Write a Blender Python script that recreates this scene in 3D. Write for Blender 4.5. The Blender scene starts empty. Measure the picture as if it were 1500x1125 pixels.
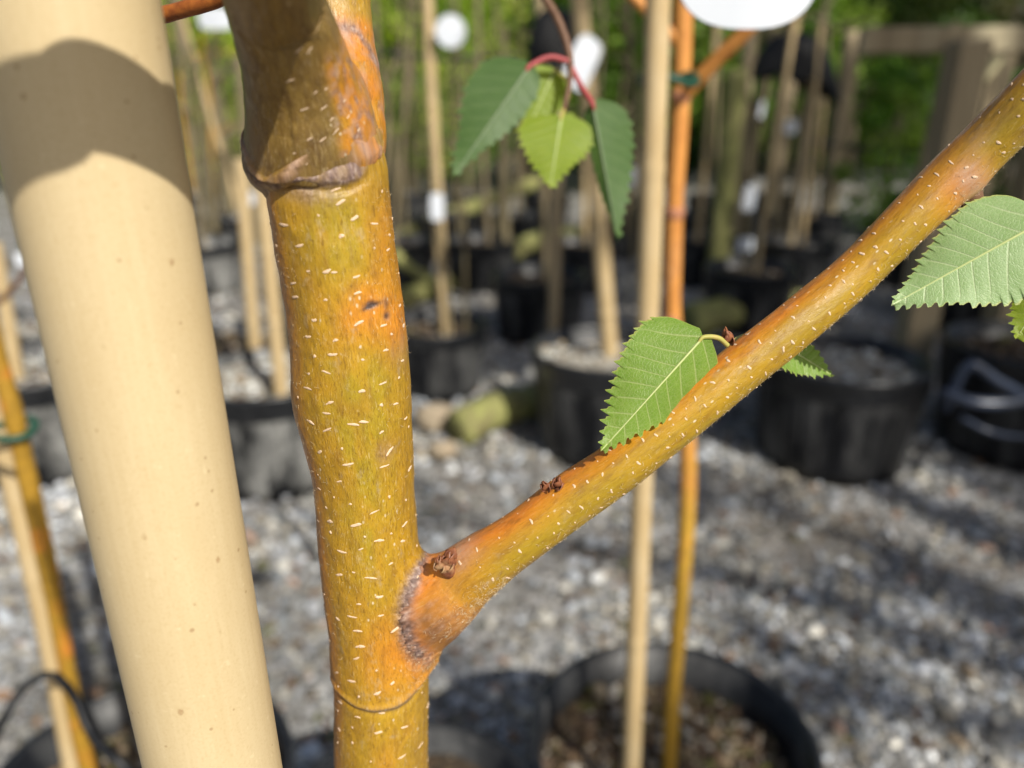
import bpy, math, random
import numpy as np
from mathutils import Vector

random.seed(7)
RNG = np.random.default_rng(11)
S_ = bpy.context.scene
COL = S_.collection
rad = math.radians

# ------------------------------------------------------------------ camera
FPX = 1127.0            # focal length in pixels of the 1500 px wide photograph
PITCH = rad(20.0)
HC = 1.08               # lens height above the ground
CAM = np.array([0.0, 0.0, HC])
cp, sp = math.cos(PITCH), math.sin(PITCH)
FWD = np.array([0, cp, -sp]); UP = np.array([0, sp, cp]); RGT = np.array([1.0, 0, 0])

cam = bpy.data.cameras.new('camera')
cam.sensor_width = 36.0
cam.lens = FPX / 1500 * 36
cam.clip_start = 0.005
cam.clip_end = 600
cam.dof.use_dof = True
cam.dof.focus_distance = 0.198
cam.dof.aperture_fstop = 7.1
camo = bpy.data.objects.new('camera', cam)
COL.objects.link(camo)
camo.location = CAM
camo.rotation_euler = (math.pi / 2 - PITCH, 0, 0)
S_.camera = camo

# ------------------------------------------------------------------ light
SUN_EL, SUN_AZ = rad(40), rad(33)     # azimuth: from behind the camera towards the right
SUN = np.array([math.sin(SUN_AZ) * math.cos(SUN_EL), -math.cos(SUN_AZ) * math.cos(SUN_EL), math.sin(SUN_EL)])
w = bpy.data.worlds.new('World'); S_.world = w; w.use_nodes = True
nt = w.node_tree
sky = nt.nodes.new('ShaderNodeTexSky'); sky.sky_type = 'NISHITA'; sky.sun_disc = False
sky.dust_density = 2.5; sky.ozone_density = .6
sky.sun_elevation = SUN_EL
sky.sun_rotation = math.pi - SUN_AZ
nt.links.new(sky.outputs[0], nt.nodes['Background'].inputs[0])
nt.nodes['Background'].inputs[1].default_value = 0.075
sl = bpy.data.lights.new('sun', 'SUN'); sl.energy = 4.9; sl.angle = rad(0.7); sl.color = (1.0, 0.95, 0.86)
slo = bpy.data.objects.new('sun', sl); COL.objects.link(slo)
slo.rotation_euler = Vector(SUN).to_track_quat('Z', 'Y').to_euler()
slo.location = (3, -3, 6)
S_.view_settings.view_transform = 'Standard'
S_.view_settings.look = 'None'
S_.view_settings.exposure = 0.22
S_.view_settings.gamma = 1.0
S_.cycles.max_bounces = 7
S_.cycles.sample_clamp_indirect = 6.0
S_.cycles.use_denoising = True


# ------------------------------------------------------------------ pixel -> place helpers
def P(px, py, z):
    return CAM + z * FWD + (px - 750) / FPX * z * RGT + (562.5 - py) / FPX * z * UP

def ray(px, py):
    return FWD + (px - 750) / FPX * RGT + (562.5 - py) / FPX * UP

def at_height(px, py, h=0.0):
    r = ray(px, py); return CAM + r * ((h - HC) / r[2])

def at_y(px, py, y):
    r = ray(px, py); return CAM + r * (y / r[1])

def depth_of(p):
    return float(np.dot(np.asarray(p) - CAM, FWD))

def zvert(py, d):       # depth along the view axis of a vertical thing standing d metres away
    a = PITCH + math.atan((py - 562.5) / FPX)
    return d * (cp + math.tan(a) * sp)


# ------------------------------------------------------------------ node helpers
def mat(name):
    m = bpy.data.materials.new(name); m.use_nodes = True
    n = m.node_tree; b = n.nodes['Principled BSDF']
    return m, n, b

class N:
    def __init__(s, tree): s.t = tree
    def node(s, kind, **kw):
        n = s.t.nodes.new(kind)
        for k, v in kw.items():
            if k.startswith('i_'): n.inputs[k[2:].replace('_', ' ')].default_value = v
            else: setattr(n, k, v)
        return n
    def link(s, a, b): s.t.links.new(a, b)
    def set(s, sock, v):
        if hasattr(v, 'is_output') or isinstance(v, bpy.types.NodeSocket): s.link(v, sock)
        else: sock.default_value = v
    def attr(s, name, out='Fac'):
        return s.node('ShaderNodeAttribute', attribute_name=name).outputs[out]
    def coord(s, out='Object'): return s.node('ShaderNodeTexCoord').outputs[out]
    def mapv(s, v, scale):
        n = s.node('ShaderNodeMapping'); s.link(v, n.inputs[0]); n.inputs['Scale'].default_value = scale
        return n.outputs[0]
    def noise(s, v, scale, detail=4, rough=.55, dist=0.0, out='Fac'):
        n = s.node('ShaderNodeTexNoise')
        if v is not None: s.link(v, n.inputs['Vector'])
        n.inputs['Scale'].default_value = scale; n.inputs['Detail'].default_value = detail
        n.inputs['Roughness'].default_value = rough; n.inputs['Distortion'].default_value = dist
        return n.outputs[out]
    def ramp(s, f, stops, interp='LINEAR'):
        n = s.node('ShaderNodeValToRGB'); s.link(f, n.inputs[0]); r = n.color_ramp; r.interpolation = interp
        while len(r.elements) < len(stops): r.elements.new(.5)
        for e, (p, c) in zip(r.elements, stops):
            e.position = p; e.color = (*c, 1) if not isinstance(c, (int, float)) else (c, c, c, 1)
        return n.outputs[0]
    def mix(s, f, a, b, mode='MIX'):
        n = s.node('ShaderNodeMix', data_type='RGBA', blend_type=mode)
        def c(v): return (*v, 1) if isinstance(v, tuple) and len(v) == 3 else v
        s.set(n.inputs[0], f); s.set(n.inputs[6], c(a)); s.set(n.inputs[7], c(b))
        return n.outputs[2]
    def m(s, op, a, b=0.0, clamp=False):
        n = s.node('ShaderNodeMath', operation=op); n.use_clamp = clamp
        s.set(n.inputs[0], a); s.set(n.inputs[1], b); return n.outputs[0]
    def mr(s, v, a, b, c=0.0, d=1.0):
        n = s.node('ShaderNodeMapRange'); s.link(v, n.inputs[0])
        for i, x in zip((1, 2, 3, 4), (a, b, c, d)): n.inputs[i].default_value = x
        return n.outputs[0]
    def bump(s, h, strength, dist, prev=None):
        n = s.node('ShaderNodeBump'); n.inputs['Strength'].default_value = strength
        n.inputs['Distance'].default_value = dist; s.link(h, n.inputs['Height'])
        if prev is not None: s.link(prev, n.inputs['Normal'])
        return n.outputs[0]

def simple_mat(name, c1, c2, scale=20, rough=.7, bump=.3, bdist=.002, spec=.3, stretch=(1, 1, 1), c3=None):
    m, t, b = mat(name); k = N(t)
    v = k.mapv(k.coord(), stretch)
    f = k.noise(v, scale, 5, .6)
    col = k.mix(k.mr(f, .35, .65), c1, c2)
    if c3:
        col = k.mix(k.mr(k.noise(v, scale * .23, 3), .52, .66), col, c3)
    k.link(col, b.inputs['Base Color'])
    b.inputs['Roughness'].default_value = rough
    b.inputs['Specular IOR Level'].default_value = spec
    if bump: k.link(k.bump(f, bump, bdist), b.inputs['Normal'])
    return m

def attr_mat(name, attr, rough=.8, spec=.2, var=.25, scale=60):
    m, t, b = mat(name); k = N(t)
    c = k.attr(attr, 'Color')
    f = k.mr(k.noise(k.coord(), scale, 4), .3, .7, 1 - var, 1 + var)
    n = k.node('ShaderNodeVectorMath', operation='SCALE'); k.link(c, n.inputs[0]); k.link(f, n.inputs['Scale'])
    k.link(n.outputs[0], b.inputs['Base Color'])
    b.inputs['Roughness'].default_value = rough; b.inputs['Specular IOR Level'].default_value = spec
    return m

def make_bark(name, base, base2, orange, stri=1.0, pale=1.0, fz=.2):
    """thin glossy birch bark: attributes bco (unrolled coordinates), tor / tgr / tsc = orange, green and grey tint (scars, shading under the collar); tbr = limb brown with underside shade"""
    m, t, b = mat(name); k = N(t)
    v = k.attr('bco', 'Vector')
    big = k.noise(k.mapv(v, (1, 1, .45)), 85, 4, .6, .4)
    med = k.noise(k.mapv(v, (1, 1, .35)), 420, 4, .65)
    fib = k.noise(k.mapv(v, (1, 1, fz)), 2300, 4, .65, .8)
    fine = k.noise(v, 3300, 3, .7)
    col = k.mix(k.mr(big, .36, .64), base, base2)
    tor = k.m('ADD', k.attr('tor'), k.mr(big, .62, .86, 0, .35), True)
    tgr = k.attr('tgr')
    col = k.mix(k.m('MULTIPLY', tgr, k.mr(med, .3, .62, .35, 1)), col, (.345, .26, .013))
    col = k.mix(k.m('MULTIPLY', tor, k.mr(med, .3, .65, .6, 1)), col, orange)
    col = k.mix(k.m('MULTIPLY', k.mr(med, .48, .68), .55), col, (.22, .105, .012))
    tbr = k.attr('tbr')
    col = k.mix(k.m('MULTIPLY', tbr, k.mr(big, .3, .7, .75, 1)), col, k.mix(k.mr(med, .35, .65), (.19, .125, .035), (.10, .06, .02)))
    # fine vertical fibres: pale flecks of peeling cuticle and dark hairlines
    col = k.mix(k.m('MULTIPLY', k.mr(fib, .58, .68), .42 * pale), col, (.60, .46, .24))
    col = k.mix(k.m('MULTIPLY', k.mr(fib, .45, .35), .6 * stri), col, (.12, .058, .008))
    col = k.mix(k.m('MULTIPLY', k.mr(fine, .62, .72), .30 * pale), col, (.68, .57, .38))
    speck = k.node('ShaderNodeTexVoronoi', feature='F1'); k.link(k.mapv(v, (1, 1, .6)), speck.inputs['Vector']); speck.inputs['Scale'].default_value = 420
    col = k.mix(k.m('MULTIPLY', k.mr(speck.outputs['Distance'], .16, .08), k.mr(big, .5, .6)), col, (.6, .5, .33))
    mot = k.noise(k.mapv(v, (1, 1, .7)), 240, 5, .7)
    col = k.mix(k.mr(mot, .58, .70, 0, .38 * pale), col, (.42, .34, .22))
    scar = k.attr('tsc')  # grey tint: corky scars and the shading under the collar
    scol = k.ramp(k.noise(v, 900, 4, .7), [(.3, (.07, .042, .038)), (.5, (.20, .13, .11)), (.72, (.46, .36, .31))])
    col = k.mix(k.m('MULTIPLY', scar, k.mr(med, .25, .55, .55, 1), True), col, scol)
    pink = k.attr('tpk')
    col = k.mix(k.m('MULTIPLY', pink, k.mr(fine, .3, .6, .5, 1), True), col, k.mix(k.mr(med, .35, .65), (.30, .15, .10), (.56, .38, .28)))
    col = k.mix(k.attr('tdk'), col, (.035, .014, .008))
    k.link(col, b.inputs['Base Color'])
    k.link(k.m('ADD', k.mr(med, .3, .7, .26, .42), k.m('MULTIPLY', scar, .3)), b.inputs['Roughness'])
    b.inputs['Specular IOR Level'].default_value = .5
    n1 = k.bump(big, .22, .0012)
    n2 = k.bump(med, .5 * stri, .0006, n1)
    n3 = k.bump(fib, .6 * stri, .0003, n2)
    n4 = k.bump(fine, .3, .00016, n3)
    k.link(n4, b.inputs['Normal'])
    return m

BARK = make_bark('birch_bark_trunk', (.34, .190, .015), (.45, .245, .014), (.60, .20, .014))
BARK2 = make_bark('birch_bark_branch', (.33, .195, .012), (.43, .235, .012), (.64, .19, .022), stri=.5, pale=.6)
BARKDK = make_bark('birch_bark_limb', (.25, .165, .03), (.31, .20, .03), (.55, .17, .02), stri=1.2)
LENT = simple_mat('lenticel_cork', (.78, .62, .46), (.62, .42, .26), 900, .75, .5, .0002)
HAIR = simple_mat('bark_hair', (.75, .64, .44), (.55, .42, .25), 300, .6, 0)
SCAR = simple_mat('corky_scar', (.24, .16, .13), (.055, .03, .026), 1100, .85, 1.0, .0012, c3=(.38, .28, .23))
BUD = simple_mat('bud_scale', (.26, .10, .045), (.11, .035, .02), 500, .4, .4, .0003, c3=(.42, .27, .14))

def make_leaf_mat(name, top, dark, vein, transl, tl=.35, rough=.42, edgec=None):
    m, t, b = mat(name); k = N(t)
    lc = k.attr('lfc', 'Vector'); sx = k.node('ShaderNodeSeparateXYZ'); k.link(lc, sx.inputs[0])
    c, y, vv = sx.outputs
    # side veins: near integers of c ; midrib: y near zero
    fr = k.m('ABSOLUTE', k.m('SUBTRACT', k.m('FRACT', k.m('ADD', c, .5)), .5))
    side = k.m('MULTIPLY', k.mr(fr, .075, .02), k.mr(vv, .98, .6, .2, 1))
    mid = k.mr(y, 1.0, .55)
    ter = k.node('ShaderNodeTexVoronoi', feature='DISTANCE_TO_EDGE'); k.link(k.attr('lco', 'Vector'), ter.inputs['Vector']); ter.inputs['Scale'].default_value = 1150
    tv = k.mr(ter.outputs['Distance'], .12, .03)
    nz = k.noise(k.attr('lco', 'Vector'), 180, 4, .6)
    nf = k.noise(k.attr('lco', 'Vector'), 2600, 3, .6)
    col = k.mix(k.mr(nz, .3, .7), top, dark)
    col = k.mix(k.mr(nf, .5, .75, 0, .35), col, vein)
    col = k.mix(k.m('MULTIPLY', tv, .22), col, vein)
    col = k.mix(k.m('MULTIPLY', side, .72), col, vein)
    col = k.mix(mid, col, tuple(min(1, x * 1.45) for x in vein))
    col = k.mix(k.mr(vv, .955, 1.0, 0, .8), col, edgec or (.45, .46, .12))
    k.link(col, b.inputs['Base Color'])
    b.inputs['Roughness'].default_value = rough; b.inputs['Specular IOR Level'].default_value = .45
    h = k.m('SUBTRACT', k.m('MULTIPLY', nf, .4), k.m('ADD', k.m('MULTIPLY', side, .8), k.m('MULTIPLY', tv, .3)))
    nb = k.bump(h, .45, .00025)
    k.link(nb, b.inputs['Normal'])
    tr = k.node('ShaderNodeBsdfTranslucent'); k.link(nb, tr.inputs['Normal'])
    k.link(k.mix(k.m('MAXIMUM', k.m('MULTIPLY', side, .5), mid), transl, tuple(x * .7 for x in transl)), tr.inputs['Color'])
    mx = k.node('ShaderNodeMixShader'); mx.inputs[0].default_value = tl
    k.link(b.outputs[0], mx.inputs[1]); k.link(tr.outputs[0], mx.inputs[2])
    k.link(mx.outputs[0], t.nodes['Material Output'].inputs['Surface'])
    return m

LEAF = make_leaf_mat('birch_leaf', (.20, .335, .045), (.15, .28, .032), (.42, .50, .19), (.34, .50, .03))
LEAFB = make_leaf_mat('birch_leaf_bluish', (.27, .40, .17), (.22, .35, .12), (.45, .54, .30), (.30, .46, .05), tl=.22, rough=.45)
LEAFD = make_leaf_mat('birch_leaf_deep', (.070, .135, .034), (.052, .11, .028), (.14, .21, .08), (.20, .34, .02), tl=.3, edgec=(.17, .25, .08), rough=.5)
LEAFY = make_leaf_mat('birch_leaf_young', (.30, .40, .04), (.22, .33, .03), (.36, .42, .09), (.42, .52, .02), tl=.5)
PETI = simple_mat('petiole_green', (.34, .36, .08), (.42, .34, .10), 300, .5, 0)
PETR = simple_mat('petiole_red', (.38, .07, .07), (.28, .045, .05), 300, .45, 0)
MIDL = simple_mat('leaf_midrib', (.46, .52, .22), (.40, .47, .18), 300, .5, 0)
MIDD = simple_mat('leaf_midrib_deep', (.17, .22, .12), (.14, .19, .10), 300, .5, 0)
TWIG = simple_mat('twig_brown', (.11, .055, .03), (.17, .09, .05), 300, .5, .4, .0005)
TWIGO = simple_mat('twig_orange', (.36, .115, .02), (.22, .06, .012), 400, .45, .5, .0004)

def make_bamboo(name, c1, c2, c3, sc=1.0, speck=True):
    m, t, b = mat(name); k = N(t)
    v = k.attr('bco', 'Vector')
    st = k.noise(k.mapv(v, (1, 1, .03)), 700 * sc, 4, .6)
    bl = k.noise(k.mapv(v, (1, 1, .4)), 60 * sc, 3, .5)
    col = k.mix(k.mr(st, .3, .7), c1, c2)
    col = k.mix(k.mr(bl, .45, .75, 0, .5), col, c3)
    if speck:
        sv = k.node('ShaderNodeTexVoronoi', feature='F1'); k.link(k.mapv(v, (1, 1, .75)), sv.inputs['Vector']); sv.inputs['Scale'].default_value = 150
        wob = k.noise(v, 900, 3, .6)
        d = k.m('ADD', sv.outputs['Distance'], k.mr(wob, .3, .7, -.05, .05))
        rnd = k.m('MULTIPLY', k.mr(sv.outputs['Color'], .52, .95), .14)
        col = k.mix(k.m('MULTIPLY', k.m('LESS_THAN', d, rnd), k.mr(wob, .35, .6, .2, .75)), col, (.30, .17, .07))
        sv2 = k.node('ShaderNodeTexVoronoi', feature='F1'); k.link(v, sv2.inputs['Vector']); sv2.inputs['Scale'].default_value = 380
        col = k.mix(k.m('MULTIPLY', k.m('LESS_THAN', sv2.outputs['Distance'], k.m('MULTIPLY', k.mr(sv2.outputs['Color'], .7, 1.0), .24)), .6), col, (.28, .16, .07))
        mot = k.noise(v, 1500, 3, .6)
        col = k.mix(k.mr(mot, .5, .75, 0, .34), col, (.40, .27, .12))
        pal = k.noise(v, 420, 2, .5)
        col = k.mix(k.mr(pal, .68, .76, 0, .2), col, (.80, .70, .46))
    k.link(col, b.inputs['Base Color'])
    b.inputs['Roughness'].default_value = .5; b.inputs['Specular IOR Level'].default_value = .32
    k.link(k.bump(st, .12, .0003), b.inputs['Normal'])
    return m

BAMB = make_bamboo('bamboo_cane_pale', (.545, .43, .245), (.58, .465, .275), (.495, .375, .20))
BAMBF = make_bamboo('bamboo_cane_aged', (.54, .41, .22), (.42, .30, .15), (.60, .49, .31), speck=False)
BAMBG = make_bamboo('bamboo_cane_greyed', (.22, .175, .105), (.15, .12, .07), (.28, .24, .15), speck=False)
STEMO = simple_mat('sapling_bark_orange', (.50, .20, .045), (.36, .14, .03), 120, .5, .2, c3=(.40, .22, .035))
STEMY = simple_mat('sapling_bark_yellow', (.38, .215, .025), (.27, .155, .02), 120, .45, .2, c3=(.52, .20, .03))
def make_stem(name):
    m, t, b = mat(name); k = N(t); c = k.coord(); sx = k.node('ShaderNodeSeparateXYZ'); k.link(c, sx.inputs[0])
    f = k.noise(c, 90, 4, .6); g = k.noise(k.mapv(c, (1, 1, .5)), 22, 3, .6)
    og = k.mix(k.mr(f, .35, .65), (.66, .29, .065), (.52, .21, .045))
    ye = k.mix(k.mr(f, .35, .65), (.52, .31, .035), (.40, .23, .03))
    col = k.mix(k.mr(k.m('ADD', sx.outputs[2], k.mr(g, .3, .7, -.14, .14)), .38, .56), ye, og)
    col = k.mix(k.mr(g, .6, .75, 0, .5), col, (.36, .20, .12))
    k.link(col, b.inputs['Base Color']); b.inputs['Roughness'].default_value = .5
    return m
STEMO = make_stem('sapling_bark_two_tone')
STEMG = simple_mat('sapling_bark_grey', (.12, .095, .05), (.17, .145, .085), 60, .7, .2)

def make_plastic(name, dust, dcol=(.30, .30, .29)):
    m, t, b = mat(name); k = N(t); c = k.coord()
    f = k.noise(k.mapv(c, (1, 1, .35)), 9, 5, .65)
    g = k.noise(c, 55, 4, .6)
    col = k.mix(k.m('MULTIPLY', k.mr(f, .42, .68), k.mr(g, .3, .7, .4, 1)), (.006, .0065, .008), dcol)
    col = k.mix(1 - dust, col, (.006, .0068, .009))
    k.link(col, b.inputs['Base Color'])
    b.inputs['Roughness'].default_value = .42; b.inputs['Specular IOR Level'].default_value = .3
    k.link(k.bump(g, .2, .002), b.inputs['Normal'])
    return m
POT = make_plastic('pot_plastic_black', .34)
RIM = simple_mat('pot_rim_plastic', (.007, .008, .010), (.020, .021, .023), 40, .34, .15, .001, spec=.5)
POTD = make_plastic('pot_plastic_dusty', 1.0, (.40, .40, .38))
TUBE = make_plastic('tube_plastic', .25)
WHITE = simple_mat('tag_white_plastic', (.62, .65, .70), (.56, .60, .66), 12, .35, 0)
TIE = simple_mat('tie_green_plastic', (.012, .075, .045), (.01, .055, .035), 40, .4, 0)
WOOD = simple_mat('weathered_wood', (.36, .29, .18), (.23, .18, .11), 14, .8, .5, .004, stretch=(1, 1, .12), c3=(.44, .38, .25))
WOODP = simple_mat('pale_board', (.46, .42, .25), (.36, .32, .18), 14, .75, .4, .003, stretch=(1, 1, .2))
MOSS = simple_mat('mossy_bark', (.27, .28, .09), (.17, .15, .07), 18, .9, .8, .006, c3=(.36, .36, .13))
ROCK = simple_mat('tan_stone', (.40, .33, .23), (.28, .22, .15), 20, .85, .6, .006)
BLACK = simple_mat('black_rubber', (.006, .006, .007), (.012, .012, .012), 20, .6, .1)
STONE = attr_mat('gravel_stone', 'tint', .8, .25, .3, 130)
CHUNK = attr_mat('bark_chip', 'tint', .9, .15, .35, 90)
FOL = None

def make_foliage(name, tl=.4):
    m, t, b = mat(name); k = N(t)
    c = k.attr('tint', 'Color')
    k.link(c, b.inputs['Base Color']); b.inputs['Roughness'].default_value = .5; b.inputs['Specular IOR Level'].default_value = .3
    tr = k.node('ShaderNodeBsdfTranslucent')
    k.link(k.mix(1.0, c, (1.5, 1.7, .45), 'MULTIPLY'), tr.inputs['Color'])
    mx = k.node('ShaderNodeMixShader'); mx.inputs[0].default_value = tl
    k.link(b.outputs[0], mx.inputs[1]); k.link(tr.outputs[0], mx.inputs[2])
    k.link(mx.outputs[0], t.nodes['Material Output'].inputs['Surface'])
    return m
FOL = make_foliage('foliage')
TRUNKB = simple_mat('tree_trunk_bark', (.12, .095, .06), (.20, .165, .11), 12, .85, .7, .01, stretch=(1, 1, .25))


# ------------------------------------------------------------------ object helpers
def tag(o, label=None, cat=None, group=None, kind=None):
    if label: o['label'] = label
    if cat: o['category'] = cat
    if group: o['group'] = group
    if kind: o['kind'] = kind
    return o

def link(name, me, parent=None):
    o = bpy.data.objects.new(name, me); COL.objects.link(o)
    if parent is not None: o.parent = parent
    return o

def thing(name, label, cat, loc=(0, 0, 0), group=None):
    o = bpy.data.objects.new(name, None); COL.objects.link(o)
    o.empty_display_size = .05; o.location = loc
    return tag(o, label, cat, group)

def mesh(name, verts, faces, m, smooth=True, attrs=None):
    me = bpy.data.meshes.new(name)
    verts = np.asarray(verts, dtype=np.float32)
    if isinstance(faces, np.ndarray) and faces.ndim == 2:
        nf, k = faces.shape
        me.vertices.add(len(verts)); me.vertices.foreach_set('co', verts.ravel())
        me.loops.add(nf * k); me.loops.foreach_set('vertex_index', faces.astype(np.int32).ravel())
        me.polygons.add(nf)
        me.polygons.foreach_set('loop_start', np.arange(0, nf * k, k, dtype=np.int32))
        me.update(calc_edges=True)
    else:
        me.from_pydata([tuple(map(float, v)) for v in verts], [], [tuple(map(int, f)) for f in faces])
    me.materials.append(m)
    me.polygons.foreach_set('use_smooth', np.full(len(me.polygons), smooth))
    for an, (kind, dat) in (attrs or {}).items():
        a = me.attributes.new(an, kind, 'POINT')
        key = {'FLOAT': 'value', 'FLOAT_VECTOR': 'vector', 'FLOAT_COLOR': 'color'}[kind]
        a.data.foreach_set(key, np.asarray(dat, dtype=np.float32).ravel())
    me.validate()
    return me

def ob(name, verts, faces, m, parent=None, smooth=True, attrs=None, origin=None):
    """verts are world coordinates; origin is subtracted and becomes the object's location"""
    verts = np.asarray(verts, dtype=float)
    off = np.zeros(3)
    if parent is not None: off = np.array(parent_world(parent))
    if parent is None and origin is not None:
        me = mesh(name, verts - np.asarray(origin), faces, m, smooth, attrs); o = link(name, me); o.location = origin; return o
    return link(name, mesh(name, verts - off, faces, m, smooth, attrs), parent)

def parent_world(o):
    p = np.array(o.location)
    while o.parent is not None:
        o = o.parent; p = p + np.array(o.location)
    return p

def catmull(pts, n):
    """resample control points (k,d) with n points, centripetal-ish (arc-length parameter)"""
    pts = np.asarray(pts, float)
    d = np.r_[0, np.cumsum(np.linalg.norm(np.diff(pts[:, :3], axis=0), axis=1))]
    ext = np.vstack([2 * pts[0] - pts[1], pts, 2 * pts[-1] - pts[-2]])
    de = np.r_[-d[1], d, 2 * d[-1] - d[-2]]
    s = np.linspace(0, d[-1], n)
    i = np.clip(np.searchsorted(d, s, side='right') - 1, 0, len(pts) - 2)
    p0, p1, p2, p3 = ext[i], ext[i + 1], ext[i + 2], ext[i + 3]
    t0, t1, t2, t3 = de[i], de[i + 1], de[i + 2], de[i + 3]
    u = ((s - t1) / (t2 - t1))[:, None]; h = (t2 - t1)[:, None]
    m1 = ((p2 - p0) / (t2 - t0)[:, None]) * h; m2 = ((p3 - p1) / (t3 - t1)[:, None]) * h
    return ((2 * u**3 - 3 * u**2 + 1) * p1 + (u**3 - 2 * u**2 + u) * m1 + (-2 * u**3 + 3 * u**2) * p2 + (u**3 - u**2) * m2), s

def frames(c):
    t = np.gradient(c, axis=0); t /= np.linalg.norm(t, axis=1)[:, None]
    return t

def tube_geo(c, r, ns=12, front=None, cap=True):
    """c (n,3) r (n,) or (n,ns). theta=0 faces 'front' (default: towards the camera), theta rises to screen right"""
    n = len(c); t = frames(c)
    if front is None: f = CAM - c
    else: f = np.tile(np.asarray(front, float), (n, 1))
    f = f - (f * t).sum(1)[:, None] * t
    f /= np.linalg.norm(f, axis=1)[:, None]
    s = np.cross(t, f)
    th = np.linspace(-math.pi, math.pi, ns, endpoint=False)
    r = np.asarray(r, float)
    if r.ndim == 1: r = np.repeat(r[:, None], ns, 1)
    v = c[:, None, :] + r[:, :, None] * (np.cos(th)[None, :, None] * f[:, None, :] + np.sin(th)[None, :, None] * s[:, None, :])
    v = v.reshape(-1, 3)
    i = np.arange(n - 1)[:, None] * ns; j = np.arange(ns)[None, :]; j2 = (j + 1) % ns
    q = np.stack([i + j, i + j2, i + ns + j2, i + ns + j], -1).reshape(-1, 4)
    if cap:
        v = np.vstack([v, c[0], c[-1]])
        a, b = n * ns, n * ns + 1; jj = np.arange(ns); jn = (jj + 1) % ns
        q = np.vstack([q, np.stack([jn, jj, np.full(ns, a), np.full(ns, a)], -1),
                       np.stack([(n - 1) * ns + jj, (n - 1) * ns + jn, np.full(ns, b), np.full(ns, b)], -1)])
        q = [tuple(dict.fromkeys(x)) for x in q.tolist()]
    return v, q, th

def simple_tube(name, pts, radii, m, parent=None, ns=10, n=40, origin=None, jit=0.0, attrs_bco=False):
    pr = np.c_[np.asarray(pts, float), np.asarray(radii, float)]
    s, arc = catmull(pr, n)
    r = np.maximum(s[:, 3], 1e-5)
    if jit: r = r * (1 + jit * (np.interp(np.arange(n), np.arange(0, n + 6, 3), RNG.normal(size=len(np.arange(0, n + 6, 3))))))
    v, q, th = tube_geo(s[:, :3], r, ns, front=(.3, -1, .2))
    at = None
    if attrs_bco:
        R = r.mean()
        b = np.stack([np.cos(th)[None, :] * R + 0 * arc[:, None], np.sin(th)[None, :] * R + 0 * arc[:, None], arc[:, None] + 0 * th[None, :]], -1).reshape(-1, 3)
        b = np.vstack([b, b[0], b[-1]])
        at = {'bco': ('FLOAT_VECTOR', b)}
    return ob(name, v, q, m, parent, True, at, origin)

def value_noise(x, y, seed=0):
    """smooth lattice noise in -1..1, vectorised"""
    xi = np.floor(x).astype(int); yi = np.floor(y).astype(int); xf = x - xi; yf = y - yi
    def h(a, b):
        n = (a * 374761393 + b * 668265263 + seed * 144665) & 0x7fffffff
        n = (n ^ (n >> 13)) * 1274126177 & 0x7fffffff
        return ((n ^ (n >> 16)) & 0xffff) / 32767.5 - 1
    u = xf * xf * (3 - 2 * xf); v = yf * yf * (3 - 2 * yf)
    return (h(xi, yi) * (1 - u) + h(xi + 1, yi) * u) * (1 - v) + (h(xi, yi + 1) * (1 - u) + h(xi + 1, yi + 1) * u) * v

def sstep(a, b, x):
    t = np.clip((x - a) / (b - a), 0, 1); return t * t * (3 - 2 * t)

def gauss(x, s): return np.exp(-(x / s)**2)


# ================================================================== SETTING
# ------------------------------------------------------------------ ground sheet
def ground_height(x, y):
    return .012 * value_noise(x * .9, y * .9, 5) + .006 * value_noise(x * 3.1, y * 3.1, 6)

def build_ground():
    m, t, b = mat('gravel_ground'); k = N(t); c = k.coord()
    v = k.node('ShaderNodeTexVoronoi', feature='F1'); k.link(c, v.inputs['Vector']); v.inputs['Scale'].default_value = 45
    v2 = k.node('ShaderNodeTexVoronoi', feature='F1'); k.link(c, v2.inputs['Vector']); v2.inputs['Scale'].default_value = 110
    sep = k.node('ShaderNodeSeparateColor'); k.link(v.outputs['Color'], sep.inputs[0])
    st = k.ramp(sep.outputs[0], [(0, (.08, .076, .07)), (.3, (.16, .156, .147)), (.55, (.28, .272, .255)), (.8, (.37, .37, .37)), (1, (.50, .49, .47))])
    patch = k.noise(c, 1.7, 4, .6)
    dirt = k.noise(c, 9, 4, .6)
    col = k.mix(k.mr(patch, .44, .62, .05, .85), st, k.mix(k.mr(dirt, .35, .65), (.075, .062, .045), (.15, .125, .095)))
    k.link(col, b.inputs['Base Color']); b.inputs['Roughness'].default_value = .9
    h = k.m('ADD', k.m('MULTIPLY', v.outputs['Distance'], -1.0), k.m('MULTIPLY', v2.outputs['Distance'], -.4))
    k.link(k.bump(h, .9, .01), b.inputs['Normal'])
    xs = np.r_[-300, -120, -50, -20, np.linspace(-9, 9, 91), 20, 50, 120, 300]
    ys = np.r_[-200, -60, -20, np.linspace(-3, 16, 96), 24, 45, 100, 300]
    X, Y = np.meshgrid(xs, ys)
    Z = ground_height(X, Y)
    V = np.stack([X, Y, Z], -1).reshape(-1, 3); nx = len(xs)
    i = (np.arange(len(ys) - 1)[:, None] * nx + np.arange(nx - 1)[None, :]).ravel()
    F = np.stack([i, i + 1, i + nx + 1, i + nx], -1)
    o = ob('ground', V, F, m); tag(o, 'grey gravel and dirt ground of the nursery yard', 'ground', kind='structure')
build_ground()

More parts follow.
